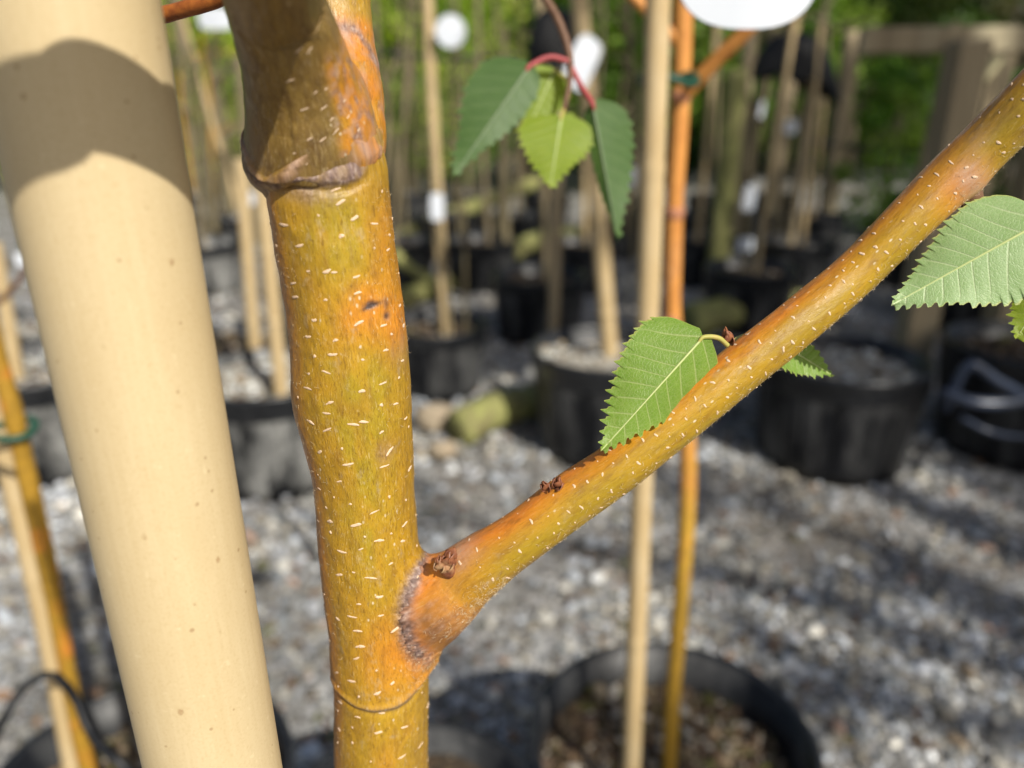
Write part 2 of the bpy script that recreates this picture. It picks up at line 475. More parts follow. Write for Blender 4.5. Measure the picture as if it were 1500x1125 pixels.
ICO_V = None
def ico():
    p = (1 + 5**.5) / 2
    v = np.array([(-1, p, 0), (1, p, 0), (-1, -p, 0), (1, -p, 0), (0, -1, p), (0, 1, p), (0, -1, -p), (0, 1, -p), (p, 0, -1), (p, 0, 1), (-p, 0, -1), (-p, 0, 1)])
    v /= np.linalg.norm(v[0])
    f = np.array([(0, 11, 5), (0, 5, 1), (0, 1, 7), (0, 7, 10), (0, 10, 11), (1, 5, 9), (5, 11, 4), (11, 10, 2), (10, 7, 6), (7, 1, 8), (3, 9, 4), (3, 4, 2), (3, 2, 6), (3, 6, 8), (3, 8, 9), (4, 9, 5), (2, 4, 11), (6, 2, 10), (8, 6, 7), (9, 8, 1)])
    return v, f
ICO_V, ICO_F = ico()

def stones_geo(cent, size, flat=(.45, .85)):
    n = len(cent)
    sc = size[:, None] * np.stack([RNG.uniform(.75, 1.25, n), RNG.uniform(.55, 1.0, n), RNG.uniform(*flat, n)], -1)
    v = ICO_V[None] * RNG.uniform(.72, 1.12, (n, 12, 1)) * sc[:, None, :]
    a = RNG.uniform(0, 6.28, n); ca, sa = np.cos(a), np.sin(a)
    tl = RNG.normal(0, .35, n)
    x = v[..., 0] * ca[:, None] - v[..., 1] * sa[:, None]; y = v[..., 0] * sa[:, None] + v[..., 1] * ca[:, None]
    z = v[..., 2] + x * np.tan(tl)[:, None] * .6
    V = np.stack([x, y, z], -1) + cent[:, None, :]
    F = (ICO_F[None] + (np.arange(n) * 12)[:, None, None]).reshape(-1, 3)
    return V.reshape(-1, 3), F

def gravel():
    n = 62000
    d = .75 * (5.2 / .75)**RNG.uniform(0, 1, n)
    ang = RNG.uniform(-.74, .74, n)
    x = d * np.tan(ang) * .98; y = d
    size = np.exp(RNG.normal(math.log(.0058), .58, n)) * np.clip(d / 1.35, .9, 2.2)
    size = np.clip(size, .003, .026)
    keep = RNG.uniform(0, 1, n) < np.where(value_noise(x * 1.5, y * 1.5, 9) + .5 * value_noise(x * 4, y * 4, 10) > .22, .35, 1) * np.interp(y, [0, 2.2, 3.2], [1, 1, .45])
    x, y, size = x[keep], y[keep], size[keep]; n = len(x)
    c = np.stack([x, y, ground_height(x, y) + size * .25], -1)
    V, F = stones_geo(c, size)
    pal = np.array([(.26, .26, .26), (.19, .19, .185), (.33, .34, .37), (.42, .45, .50), (.52, .50, .46), (.30, .27, .22), (.13, .125, .115), (.40, .27, .21), (.62, .63, .65), (.22, .235, .25), (.36, .34, .30), (.17, .13, .09)])
    p = np.array([.17, .14, .13, .09, .07, .11, .11, .012, .03, .07, .06, .03]); p /= p.sum()
    t = pal[RNG.choice(len(pal), n, p=p)] * RNG.uniform(.75, 1.25, (n, 1)) * np.array([1.12, 1.12, 1.08])
    t *= (.96 + .42 * value_noise(x * 2.2, y * 2.2, 14) + .2 * value_noise(x * 7, y * 7, 15))[:, None]
    t = np.maximum(t, .02)
    col = np.repeat(np.c_[t, np.ones(n)], 12, 0)
    o = ob('gravel', V, F, STONE, None, False, {'tint': ('FLOAT_COLOR', col)})
    tag(o, 'loose grey and whitish gravel scattered over the yard', 'gravel', kind='stuff')
gravel()

def leaf_litter():
    n = 700
    d = .9 * (4.5 / .9)**RNG.uniform(0, 1, n); x = d * np.tan(RNG.uniform(-.7, .7, n)); y = d
    c = np.stack([x, y, ground_height(x, y) + .012], -1)
    V, F = quads(c, RNG.uniform(.008, .022, n), flatness=.35)
    pal = np.array([(.16, .10, .06), (.22, .14, .09), (.11, .075, .05), (.10, .10, .04)])
    t = pal[RNG.integers(0, 4, n)] * RNG.uniform(.7, 1.3, (n, 1))
    o = ob('leaf_litter', V, F, CHUNK, None, False, {'tint': ('FLOAT_COLOR', np.repeat(np.c_[t, np.ones(n)], 4, 0))})
    tag(o, 'dry brown leaf bits lying on the gravel', 'leaf litter', kind='stuff')

def quads(c, size, flatness=1.0):
    """leaf shaped (rhombic, creased) quads with random orientation"""
    n = len(c)
    a = RNG.normal(size=(n, 3)); a[:, 2] *= flatness; a /= np.linalg.norm(a, axis=1)[:, None]
    b = RNG.normal(size=(n, 3)); b[:, 2] *= flatness; b -= (a * b).sum(1)[:, None] * a; b /= np.linalg.norm(b, axis=1)[:, None]
    nn = np.cross(a, b)
    s = np.asarray(size)[:, None]
    v = np.stack([c - a * s, c - b * s * .6 + nn * s * .15 - a * s * .15, c + a * s, c + b * s * .6 + nn * s * .15 - a * s * .15], 1).reshape(-1, 3)
    f = np.arange(n * 4).reshape(-1, 4)
    return v, f
leaf_litter()

# ------------------------------------------------------------------ trees and shrubs behind
def foliage_clumps(cent, radii, nclump, per, leaf, tints, shell=.55, zmin=.05):
    """leaves gathered in clumps spread through an ellipsoid"""
    u = RNG.normal(size=(nclump, 3)); u /= np.linalg.norm(u, axis=1)[:, None]
    rr = RNG.uniform(shell**3, 1, nclump)**(1 / 3)
    cc = np.asarray(cent) + u * rr[:, None] * np.asarray(radii)
    cr = RNG.uniform(.10, .24, nclump) * float(np.mean(radii))
    pts = cc[:, None, :] + RNG.normal(size=(nclump, per, 3)) * cr[:, None, None] * np.array([1, 1, .7]) * .6
    pts = pts.reshape(-1, 3); ct = np.repeat(RNG.integers(0, len(tints), nclump), per)
    k = pts[:, 2] > zmin; pts = pts[k]; ct = ct[k]
    n = len(pts)
    V, F = quads(pts, RNG.uniform(.6, 1.25, n) * leaf)
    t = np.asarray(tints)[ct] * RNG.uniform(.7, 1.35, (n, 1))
    return V, F, np.repeat(np.c_[t, np.ones(n)], 4, 0), cc

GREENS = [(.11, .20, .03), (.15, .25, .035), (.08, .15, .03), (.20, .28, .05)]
BRIGHT = [(.27, .36, .05), (.36, .43, .06), (.20, .30, .04), (.44, .48, .12)]  # yellow-green leaves; sunlight on the left trees put into the tint
DARK = [(.05, .10, .025), (.07, .125, .03), (.08, .10, .035), (.10, .095, .05)]  # shade on the right-hand trees put into the leaf colour

def tree(name, label, x, y, h, tr, crown_c, crown_r, tints, ncl, per, leaf, cat='tree', lean=(0, 0), group=None, nl=6):
    t = thing(name, label, cat, (x, y, 0), group)
    top = np.array([x + lean[0], y + lean[1], h])
    base = np.array([x, y, -.05])
    pts = [base, base * .66 + top * .34 + RNG.normal(0, .04, 3) * h * .25, base * .33 + top * .67 + RNG.normal(0, .04, 3) * h * .25, top]
    simple_tube('trunk', pts, [tr * 1.25, tr, tr * .75, tr * .3], TRUNKB, t, 10, 24, jit=.05)
    V, F, c, cc = foliage_clumps(crown_c, crown_r, ncl, per, leaf, tints)
    for i in range(nl):
        e = cc[RNG.integers(0, len(cc))]; f = RNG.uniform(.35, .85)
        s = base * (1 - f) + top * f
        simple_tube('limb', [s, (s + e) / 2 + RNG.normal(0, .03, 3) * h * .3, e], [tr * .4, tr * .25, tr * .08], TRUNKB, t, 6, 10)
    ob('crown', V, F, FOL, t, False, {'tint': ('FLOAT_COLOR', c)})
    return t

def backdrop():
    # individual shrubs / understorey trees, back to front
    spec = [
        # name, px, distance, height, trunk r, crown height, radii, tints, label
        ('leafy_tree', 270, 9.5, 3.2, .06, 1.9, (1.3, 1.2, 1.5), BRIGHT, 'sunlit pale green tree between the thick bamboo cane and the birch trunk'),
        ('leafy_tree', 600, 9.0, 3.4, .07, 2.1, (1.35, 1.2, 1.5), BRIGHT, 'sunlit yellow-green tree just right of the birch trunk top'),
        ('leafy_tree', 770, 10.5, 3.6, .07, 2.2, (1.4, 1.2, 1.5), [*BRIGHT, *GREENS], 'bright green tree behind the hanging birch twig'),
        ('leafy_tree', 920, 9.8, 3.4, .06, 2.2, (1.3, 1.2, 1.4), GREENS, 'mid green tree behind the middle bamboo canes'),
        ('leafy_tree', 1090, 10.6, 3.5, .07, 2.2, (1.4, 1.2, 1.5), GREENS, 'green tree behind the big white tag'),
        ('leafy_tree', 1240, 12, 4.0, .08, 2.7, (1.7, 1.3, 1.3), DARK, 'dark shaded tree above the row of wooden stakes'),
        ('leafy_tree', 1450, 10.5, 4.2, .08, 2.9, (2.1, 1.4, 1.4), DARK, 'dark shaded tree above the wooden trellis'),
        ('leafy_tree', 60, 10.5, 3.6, .07, 2.0, (1.8, 1.3, 1.7), BRIGHT, 'pale green tree at the left edge behind the thick bamboo cane'),
        ('leafy_shrub', 1275, 6.6, 1.3, .03, .72, (.55, .5, .72), [*GREENS, (.10, .20, .02), (.06, .16, .015)], 'vivid green shrub beside the tall grey wooden stake'),
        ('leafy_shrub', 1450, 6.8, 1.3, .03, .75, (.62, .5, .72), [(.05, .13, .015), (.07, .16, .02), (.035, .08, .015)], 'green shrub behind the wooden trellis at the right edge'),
        ('leafy_shrub', 660, 7.8, 1.4, .03, .95, (.6, .5, .6), [*BRIGHT, *GREENS], 'loose green shrub behind the dark hanging birch leaf'),
    ]
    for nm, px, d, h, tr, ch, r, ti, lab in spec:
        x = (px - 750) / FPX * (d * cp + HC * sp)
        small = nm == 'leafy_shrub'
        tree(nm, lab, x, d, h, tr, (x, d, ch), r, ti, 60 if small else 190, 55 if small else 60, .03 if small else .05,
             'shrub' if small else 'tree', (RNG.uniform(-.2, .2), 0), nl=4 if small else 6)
    # the wood behind, one mass
    n = 90000
    a = RNG.uniform(-.95, .95, n); d = RNG.uniform(13.0, 17.5, n)
    x = d * np.tan(a) * .9
    z = 5.2 * RNG.uniform(0, 1, n)**.9
    dens = value_noise(x * .9, z * 1.3 + d * .4, 31) + .5 * value_noise(x * 2.3, z * 2.7 + d, 32)
    k = dens > -.25; x, d, z, dens = x[k], d[k], z[k], dens[k]; n = len(x)
    V, F = quads(np.stack([x, d, z + .05], -1), RNG.uniform(.07, .15, n))
    pal = np.array([(.05, .10, .02), (.07, .13, .02), (.035, .075, .018), (.10, .15, .03), (.06, .065, .03)])
    ci = np.clip(((value_noise(x * .6, z * .8, 44) + 1) * 2.5).astype(int), 0, 4)
    t = pal[ci] * RNG.uniform(.6, 1.4, (n, 1))
    t *= 1.7
    o = ob('woodland', V, F, FOL, None, False, {'tint': ('FLOAT_COLOR', np.repeat(np.c_[t, np.ones(n)], 4, 0))})
    tag(o, 'dense green woodland closing the view behind the nursery', 'woodland', kind='stuff')
    # rising wooded bank
    xs = np.linspace(-60, 60, 80); ys = np.linspace(17.6, 60, 24)
    X, Y = np.meshgrid(xs, ys)
    Z = -.3 + 9 * sstep(17, 34, Y) + .8 * value_noise(X * .3, Y * .3, 3)
    V = np.stack([X, Y, Z], -1).reshape(-1, 3); nx = 80
    i = (np.arange(23)[:, None] * nx + np.arange(nx - 1)[None, :]).ravel()
    hm = simple_mat('bank_undergrowth', (.035, .06, .018), (.02, .03, .012), 1.5, .95, .8, .3)
    o = ob('hill', V, np.stack([i, i + 1, i + nx + 1, i + nx], -1), hm); tag(o, 'dark wooded bank behind the nursery', 'hill', kind='structure')
backdrop()

# unseen trees added behind the camera: crowns shaped to shade chosen parts of the yard
def added_shade_trees():
    # lobes: where on the ground the middle of their shade falls, their height and radius
    for hgt, lobes, lab in [
        (5.6, [(.75, 3.15, .62), (1.55, 2.85, .52), (2.5, 3.2, .85), (.05, 4.0, .75), (1.0, 1.45, .22), (1.5, 1.9, .25), (.55, 2.1, .2), (.75, 1.12, .16), (-.25, 1.75, .2), (-.1, 1.25, .15)], 'unseen tall tree right of the photographer, added to shade the pots'),
        (6.4, [(1.7, 4.4, 1.2), (3.4, 4.4, 1.3), (2.4, 3.6, .6)], 'unseen taller tree further right, added to shade the wooden trellis'),
        (7.4, [(.6, 6.0, 1.0), (2.6, 6.6, 1.3), (4.4, 6.0, 1.4)], 'unseen tallest tree on the right, added to shade the far pots'),
    ]:
        cc = [np.array([x, y, 0]) + SUN * (hgt / SUN[2]) + [0, 0, RNG.uniform(-.2, .2)] for x, y, r in lobes]
        c = np.mean(cc, axis=0)
        t = tree('shade_tree', lab, c[0] + .3, c[1] - .2, hgt + .3, .11, cc[0], (lobes[0][2],) * 3, GREENS, 40, 34, .075, nl=4)
        for p, (x, y, r) in zip(cc[1:], lobes[1:]):
            V, F, col, q = foliage_clumps(p, (r, r, r * .9), int(30 + 34 * r) if r > .4 else 9, 34 if r > .4 else 16, .08 if r > .4 else .05, GREENS, .25)
            ob('crown', V, F, FOL, t, False, {'tint': ('FLOAT_COLOR', col)})
            s0 = c * [1, 1, .7]
            simple_tube('limb', [s0, (s0 + p) / 2 + [0, 0, .3], p], [.06, .045, .015], TRUNKB, t, 6, 12)
added_shade_trees()


# ================================================================== NURSERY THINGS
def lathe(profile, ns=56, mod=None):
    """profile: list of (r, z, ribbed 0..1)"""
    pr = np.asarray(profile, float); n = len(pr); th = np.linspace(0, 2 * math.pi, ns, endpoint=False)
    r = np.repeat(pr[:, 0][:, None], ns, 1)
    if mod is not None: r = r * (1 + pr[:, 2][:, None] * mod(th)[None, :])
    v = np.stack([r * np.cos(th), r * np.sin(th), np.repeat(pr[:, 1][:, None], ns, 1)], -1).reshape(-1, 3)
    i = np.arange(n - 1)[:, None] * ns; j = np.arange(ns)[None, :]; j2 = (j + 1) % ns
    return v, np.stack([i + j, i + j2, i + ns + j2, i + ns + j], -1).reshape(-1, 4)

def pot(x, y, R, h, label, m=POT, soil=.05, nchunk=260, tilt=0, pale=0, near=False):
    t = thing('nursery_pot', label, 'plant pot', (x, y, float(ground_height(np.array(x), np.array(y)))))
    rb = R * .86
    mod = lambda th: -.05 * (np.abs(np.sin(th * 8)) < .24) + .004 * np.sin(th * 3)
    body = [(0.01, .012, 0), (rb * .96, .012, 0), (rb, .0, 0), (rb + (R - rb) * .15, h * .13, 1), (rb + (R - rb) * .5, h * .5, 1),
            (rb + (R - rb) * .83, h * .76, 1), (rb + (R - rb) * .85, h * .79, 0), (rb + (R - rb) * .87, h * .80, 0), (R * .955, h * .985, 0),
            (R * .935, h * .985, 0), (R * .915, h * .7, 0), (R * .86, h * .35, 0)]
    v, f = lathe(body, 192, mod)
    link('body', mesh('pot_body', v, f, m), t)
    rim = [(R * .945, h * .80, 0), (R * .988, h * .79, 0), (R * .995, h * .81, 0), (R * .985, h * .90, 0), (R, h * .915, 0), (R, h * .985, 0), (R * .993, h, 0), (R * .965, h * 1.004, 0), (R * .942, h * .995, 0), (R * .938, h * .965, 0)]
    v, f = lathe(rim, 64)
    link('rim', mesh('pot_rim', v, f, RIM), t)
    zs = h - soil
    # soil: uneven disc with bark chips and bits of grit
    nr = 14; rs = np.linspace(0, R * .925, nr); th = np.linspace(0, 2 * math.pi, 40, endpoint=False)
    X = rs[:, None] * np.cos(th); Y = rs[:, None] * np.sin(th)
    Z = zs + .010 * value_noise(X * 30 + x * 9, Y * 30, 4) + .012 * value_noise(X * 9, Y * 9 + y * 7, 5)
    v = np.stack([X, Y, Z], -1).reshape(-1, 3)
    i = np.arange(nr - 1)[:, None] * 40; j = np.arange(40)[None, :]; j2 = (j + 1) % 40
    f = np.stack([i + j, i + j2, i + 40 + j2, i + 40 + j], -1).reshape(-1, 4)
    nv = len(v)
    rr = R * .90 * np.sqrt(RNG.uniform(0, 1, nchunk)); aa = RNG.uniform(0, 6.283, nchunk)
    cx, cy = rr * np.cos(aa), rr * np.sin(aa)
    sz = np.exp(RNG.normal(math.log(.0036 if near else .0050), .5, nchunk)) * (1 if near else 1.7)
    sz = np.clip(sz, .0025, .022)
    cv, cf = stones_geo(np.stack([cx, cy, zs + .012 * value_noise(cx * 9, cy * 9 + y * 7, 5) + .010 * value_noise(cx * 30 + x * 9, cy * 30, 4) + sz * .3], -1), sz, (.35, .8))
    pal = np.array([(.10, .065, .04), (.15, .10, .06), (.06, .04, .026), (.20, .15, .095), (.27, .22, .15), (.10, .095, .035), (.36, .33, .28), (.08, .055, .04), (.12, .085, .05)])
    if pale: pal = np.vstack([pal, np.tile(np.array([(.55, .56, .54), (.46, .46, .42)]), (pale * 3, 1))])
    tc = pal[RNG.integers(0, len(pal), nchunk)] * RNG.uniform(.7, 1.3, (nchunk, 1))
    col = np.vstack([np.tile([.04, .03, .021, 1] if not pale else [.26, .24, .20, 1], (nv, 1)), np.repeat(np.c_[tc, np.ones(nchunk)], 12, 0)])
    allf = [tuple(q) for q in f.tolist()] + [tuple(q) for q in (cf + nv).tolist()]
    so = link('soil', mesh('pot_soil', np.vstack([v, cv]), allf, CHUNK, False, {'tint': ('FLOAT_COLOR', col)}), t)
    so['kind'] = 'stuff'
    return t

def cane(base, top, dia, label, m=BAMBF, nodes=None, cat='bamboo cane'):
    """tapered bamboo with swollen nodes, from the soil up"""
    base, top = np.asarray(base, float), np.asarray(top, float)
    L = np.linalg.norm(top - base); n = max(60, int(L / .006)) if dia > .02 else 80
    n = min(n, 420)
    s = np.linspace(0, 1, n); c = base + (top - base) * s[:, None]
    bend = np.sin(s * math.pi * RNG.uniform(.8, 1.3))[:, None] * np.array([RNG.normal(0, .004), RNG.normal(0, .004), 0]) * L
    c = c + bend * (1 if nodes is None else 0)
    r = dia / 2 * (1.04 - .10 * s)
    nd = nodes if nodes is not None else np.cumsum(RNG.uniform(.19, .27, 12)) + RNG.uniform(-.12, 0)
    for q in nd:
        e = (s * L - q)
        r = r * (1 + .10 * gauss(e, dia * .18) - .05 * gauss(e - dia * .30, dia * .12))
    ns = 48 if dia > .03 and nodes is not None else 14
    v, f, th = tube_geo(c, r, ns, front=(.2, -1, .1))
    R = dia / 2; arc = s * L
    b = np.stack([np.cos(th)[None] * R + 0 * arc[:, None], np.sin(th)[None] * R + 0 * arc[:, None], arc[:, None] + 0 * th[None]], -1).reshape(-1, 3)
    b = np.vstack([b, b[0], b[-1]])
    o = ob('bamboo_cane', v, f, m, None, True, {'bco': ('FLOAT_VECTOR', b)}, origin=base)
    return tag(o, label, cat)

def plant_tag(p, wdt, hgt, label, tilt=0, hang=.03, roll=0, m=WHITE, ex_=.5):
    """rounded plastic tag with a punched hole, hanging on a thin loop from the point above it"""
    p = np.asarray(p, float)
    t = thing('plant_tag', label, 'plant tag', tuple(p))
    n = 40; th = np.linspace(0, 2 * math.pi, n, endpoint=False)
    ex = np.sign(np.cos(th)) * np.abs(np.cos(th))**ex_ * wdt / 2; ez = np.sign(np.sin(th)) * np.abs(np.sin(th))**ex_ * hgt / 2
    cr, sr = math.cos(roll), math.sin(roll)
    X = ex * cr - ez * sr; Z = ex * sr + ez * cr
    ct, st = math.cos(tilt), math.sin(tilt)
    bow = .04 * wdt * (1 - (ex / (wdt / 2))**2)
    th_ = .0012
    def place(X, Y, Z): return np.stack([X * ct - Y * st, X * st + Y * ct, Z], -1)
    A = place(X, -bow - th_, Z); B = place(X, -bow + th_, Z)
    V = np.vstack([A, B, [place(np.array(0.), np.array(-.045 * wdt - th_), np.array(0.))], [place(np.array(0.), np.array(-.045 * wdt + th_), np.array(0.))]])
    F = [(i, (i + 1) % n, n + (i + 1) % n, n + i) for i in range(n)]
    F += [((i + 1) % n, i, 2 * n) for i in range(n)] + [(n + i, n + (i + 1) % n, 2 * n + 1) for i in range(n)]
    link('plate', mesh('tag_plate', V, F, m, False), t)
    a = np.array([0, 0, hgt * .42])
    pts = np.array([a, a + [.006, -.004, hang * .5], a + [0, .004, hang], a + [-.006, 0, hang * .5], a])
    pr = np.c_[pts, np.full(5, .0009)]; s, _ = catmull(pr, 20)
    v, f, _ = tube_geo(s[:, :3], s[:, 3], 6, front=(0, -1, .1))
    link('loop', mesh('tag_loop', v, f, TIE), t)
    return t

def tie(p, dx, label, r=.013):
    """green stretch tie looped round a stem and its cane"""
    p = np.asarray(p, float); n = 32
    th = np.linspace(0, 2 * math.pi, n + 1)
    c = p + np.stack([np.cos(th) * (abs(dx) / 2 + r), np.sin(th) * (r + .006) * (1 - .35 * np.cos(th)**2 * 0), .004 * np.sin(2 * th)], -1)
    v, f, _ = tube_geo(c, np.full(n + 1, .0036), 8, front=(0, 0, 1.0))
    return tag(ob('plant_tie', v, f, TIE, None, True, None, origin=p), label, 'plant tie')

def base_y(px, py):
    return at_height(px, py, 0)

# ---- pots placed by where their front foot meets the gravel
def pot_px(px, py, R, h, label, **kw):
    g = at_height(px, py, 0); d = g[1] + R * .86
    x = (px - 750) / FPX * (d * cp + (HC - h * .5) * sp)
    pot(x, d, R, h, label, **kw)
    return np.array([x, d])

pA = np.array([.206, .775]); pot(pA[0], pA[1], .185, .32, 'near black pot at the bottom holding an orange stem and pale cane', soil=.06, nchunk=3200, near=True)
pB = np.array([-.448, .705]); pot(pB[0], pB[1], .18, .32, 'black pot in the bottom left corner with a thin black tube over it', soil=.05, nchunk=2800, near=True)
pC = np.array([-.112, .655]); pot(pC[0], pC[1], .150, .32, 'black pot whose rim shows behind the foot of the birch trunk', soil=.05, nchunk=500, near=True)
pM = np.array([-.058, .165]); pot(pM[0], pM[1], .165, .30, 'black pot below the picture holding the large birch and thick cane', soil=.045, nchunk=200)
pE = pot_px(398, 738, .245, .335, 'dusty black pot between the thick bamboo cane and the birch trunk', m=POTD, nchunk=500, pale=1)
pF = pot_px(62, 722, .235, .33, 'dusty black pot at the left edge behind the yellow stem', m=POTD, nchunk=400, pale=1)
pE2 = pot_px(345, 632, .22, .29, 'black pot partly hidden behind the dusty pot left of the trunk', m=POTD, nchunk=250)
pF2 = pot_px(70, 618, .24, .31, 'second dusty pot at the left edge, behind the nearer one', m=POTD, nchunk=250, pale=1)
pG = pot_px(640, 590, .20, .275, 'small black pot right of the birch trunk with a thin cane', nchunk=200)
pH = pot_px(890, 690, .255, .355, 'black pot behind the single birch leaf with a leaning cane', nchunk=350, pale=1)
pD = pot_px(1225, 711, .26, .35, 'wide black pot under the birch branch with whitish stones inside', nchunk=380, pale=2)
pI = pot_px(1500, 700, .27, .36, 'black pot at the right edge draped with grey tubing', nchunk=300)

# ---- far pots in rows, each with its own words
ORD = ['first', 'second', 'third', 'fourth', 'fifth', 'sixth', 'seventh', 'eighth', 'ninth', 'tenth']
far_canes = []
def far_row(d, pxs, R, h, rowname):
    for i, px in enumerate(pxs):
        dd = d + RNG.uniform(-.12, .12)
        x = (px - 750) / FPX * (dd * cp + (HC - h * .5) * sp)
        pot(x, dd, R, h, f'black pot in {rowname}, {ORD[i]} from the left', m=POTD if px < 500 else POT, nchunk=60, pale=int(px < 500))
        far_canes.append((x, dd, h, rowname, ORD[i], px))
far_row(3.75, [475, 790, 1095, 1420], .23, .31, 'the nearest of the far rows')
far_row(4.75, [300, 585, 705, 850, 1030, 1165, 1310], .22, .30, 'the second of the far rows')
far_row(5.9, [250, 350, 560, 650, 760, 900, 990, 1090, 1190, 1420], .22, .30, 'the third of the far rows')
far_row(7.3, [285, 390, 600, 690, 800, 930, 1040, 1130, 1330], .22, .30, 'the last row before the trees')

# ---- canes and saplings of the near and middle pots
def cane_px(b, t, y, dia, label, m=BAMBF, hsoil=.27):
    """b, t: pixels low and high on the cane; it stands at world distance y; foot carried on down to the soil"""
    p1, p2 = at_y(*b, y), at_y(*t, y)
    u = (p2 - p1) / (p2 - p1)[2]
    return cane(p1 + u * (hsoil - p1[2]), p2 + u * .15, dia, label, m)

cane_px((925, 1100), (962, 0), pA[1] - .05, .0225, 'pale bamboo cane beside the orange stem in the near pot', hsoil=.25)
cane_px((100, 1100), (2, 640), pB[1] + .0, .0225, 'pale bamboo cane in the bottom left beside the yellow stem', hsoil=.26)
cane_px((410, 553), (384, 270), pE[1] - .10, .040, 'bamboo cane in the dusty pot just left of the trunk', hsoil=.28)
cane_px((372, 488), (357, 300), pE2[1], .044, 'bamboo cane behind the first one left of the trunk', hsoil=.23)
cane_px((26, 560), (4, 430), pF[1], .040, 'short seen bamboo cane at the left edge in the dusty pot', hsoil=.28)
cane_px((655, 492), (625, 0), pG[1], .044, 'thin bamboo cane right of the trunk standing in the small pot', hsoil=.22)
cane_px((893, 515), (848, 0), pH[1] + .02, .052, 'leaning bamboo cane behind the right hanging leaf', hsoil=.30)
cane_px((370, 300), (352, 120), 5.2, .06, 'greyed cane close to the birch trunk on its left side', BAMBG, .2)
fi = 0
for x, d, h, rown, o_, px in far_canes:
    if RNG.uniform() < .95:
        ht = RNG.uniform(1.35, 2.3)
        cane((x + RNG.uniform(-.05, .05), d, h - .06), (x + RNG.normal(0, .07), d + RNG.normal(0, .05), ht), RNG.uniform(.022, .036),
             f'weathered cane in the {o_} pot from the left, {rown}', BAMBG if RNG.uniform() < .65 else BAMBF)

def sapling(pts, radii, label, m, branches=(), leaves=0, leafm=None, name='birch_sapling'):
    base = np.asarray(pts[0], float)
    t = thing(name, label, 'young tree', tuple(base))
    simple_tube('stem', pts, radii, m, t, 12, 90, jit=.035)
    for bp, br in branches:
        simple_tube('branch', bp, br, m, t, 8, 30)
    return t

yA = pA[1] - .01
AX = [(985, 1085), (984, 1040), (1000, 850), (1008, 690), (1000, 560), (986, 470), (988, 310), (997, 150), (1003, -40), (1006, -160)]
AP = [at_y(a, b, yA) for a, b in AX]; AP[0][2] = .25
sA = sapling(AP, [.0098, .0096, .0094, .0092, .0086, .0084, .0084, .0084, .008, .007], 'orange barked young birch stem tied to the cane in the near pot', STEMO,
        [([at_y(1000, 140, yA), at_y(1050, 88, yA - .02), at_y(1100, 38, yA - .04), at_y(1160, -40, yA - .06)], [.0078, .0068, .0064, .005]),
         ([at_y(995, 62, yA), at_y(960, 28, yA + .01), at_y(915, -18, yA + .02)], [.0068, .006, .005])])
for q, rr in (((997, 142), .0098), ((988, 312), .0096), ((984, 470), .0094)):
    c0 = at_y(*q, yA); simple_tube('node_ring', [c0 - [0, 0, .006], c0, c0 + [0, 0, .006]], [.0084, rr, .0084], simple_mat('node_pink', (.46, .22, .12), (.36, .14, .07), 200, .6, 0), sA, 12, 8)
tie(at_y(980, 116, yA - .02), .026, 'green tie holding the orange stem to the pale cane', .012)
yB = pB[1] - .06
BX = [(132, 1125), (118, 1080), (95, 960), (72, 840), (45, 720), (18, 600), (-5, 520), (-40, 380)]
BP = [at_y(a, b, yB) for a, b in BX]; BP[0][2] = .25
sapling(BP, [.0086] * 6 + [.008, .007], 'yellow barked young birch stem in the bottom left pot', STEMY)
tie(at_y(6, 628, yB), .03, 'green tie round the yellow stem at the left edge', .012)
# thin saplings of the middle distance
def mid_sapling(px, y, base_h, h, r, label, m=STEMG):
    x = (px - 750) / FPX * (y * cp + .7 * sp)
    pts = [(x, y, base_h), (x + RNG.normal(0, .02), y, base_h + h * .35), (x + RNG.normal(0, .03), y, base_h + h * .7), (x + RNG.normal(0, .05), y, base_h + h)]
    br = []
    for i in range(4):
        f = RNG.uniform(.35, .9); s = np.array(pts[0]) * (1 - f) + np.array(pts[3]) * f
        e = s + np.array([RNG.normal(0, .22), RNG.normal(0, .15), RNG.uniform(.05, .3)])
        br.append(([s, (s + e) / 2 + [0, 0, .03], e], [r * .5, r * .4, r * .2]))
    return sapling(pts, [r, r * .9, r * .75, r * .4], label, m, br)
for px, y, bh, hh, r, lab in [(742, 4.8, .2, 1.3, .03, 'thin grey young tree behind the yellow-green leaf'), (815, 5.8, .2, 1.6, .03, 'young tree stem below the bright hanging leaf'),
                          (575, 6.0, .2, 1.7, .028, 'young tree stem touching the right edge of the trunk'), (335, 6.9, .0, 1.5, .07, 'pale grey young trunk left of the birch collar'),
                          (310, 5.6, .2, 1.6, .03, 'grey sapling stem between the thick cane and the trunk'), (915, 5.6, .2, 1.8, .03, 'young stem left of the pale near cane'),
                          (1095, 5.0, .2, 1.6, .025, 'thin young stem right of the orange stem'), (1125, 6.4, .2, 1.7, .03, 'greenish young stem among the wooden stakes'),
                          (1160, 5.8, .2, 1.7, .027, 'young stem between the two wooden stakes'), (1185, 7.4, .2, 1.7, .03, 'young stem just left of the tall grey stake')]:
    mid_sapling(px, y, bh, hh, r, lab)

for i, px in enumerate([245, 262, 281, 296, 318, 344]):
    mid_sapling(px, RNG.uniform(5.2, 8.2), 0, RNG.uniform(1.5, 2.3), RNG.uniform(.011, .018), f'{ORD[i]} thin stem from the left in the thicket left of the trunk', STEMG if i % 2 else STEMY)
for i, px in enumerate([592, 612, 672, 700, 728, 765, 800, 868, 905, 930]):
    mid_sapling(px, RNG.uniform(4.9, 8.4), 0, RNG.uniform(1.4, 2.3), RNG.uniform(.010, .017), f'{ORD[i]} thin stem from the left in the thicket behind the hanging leaves', STEMG)
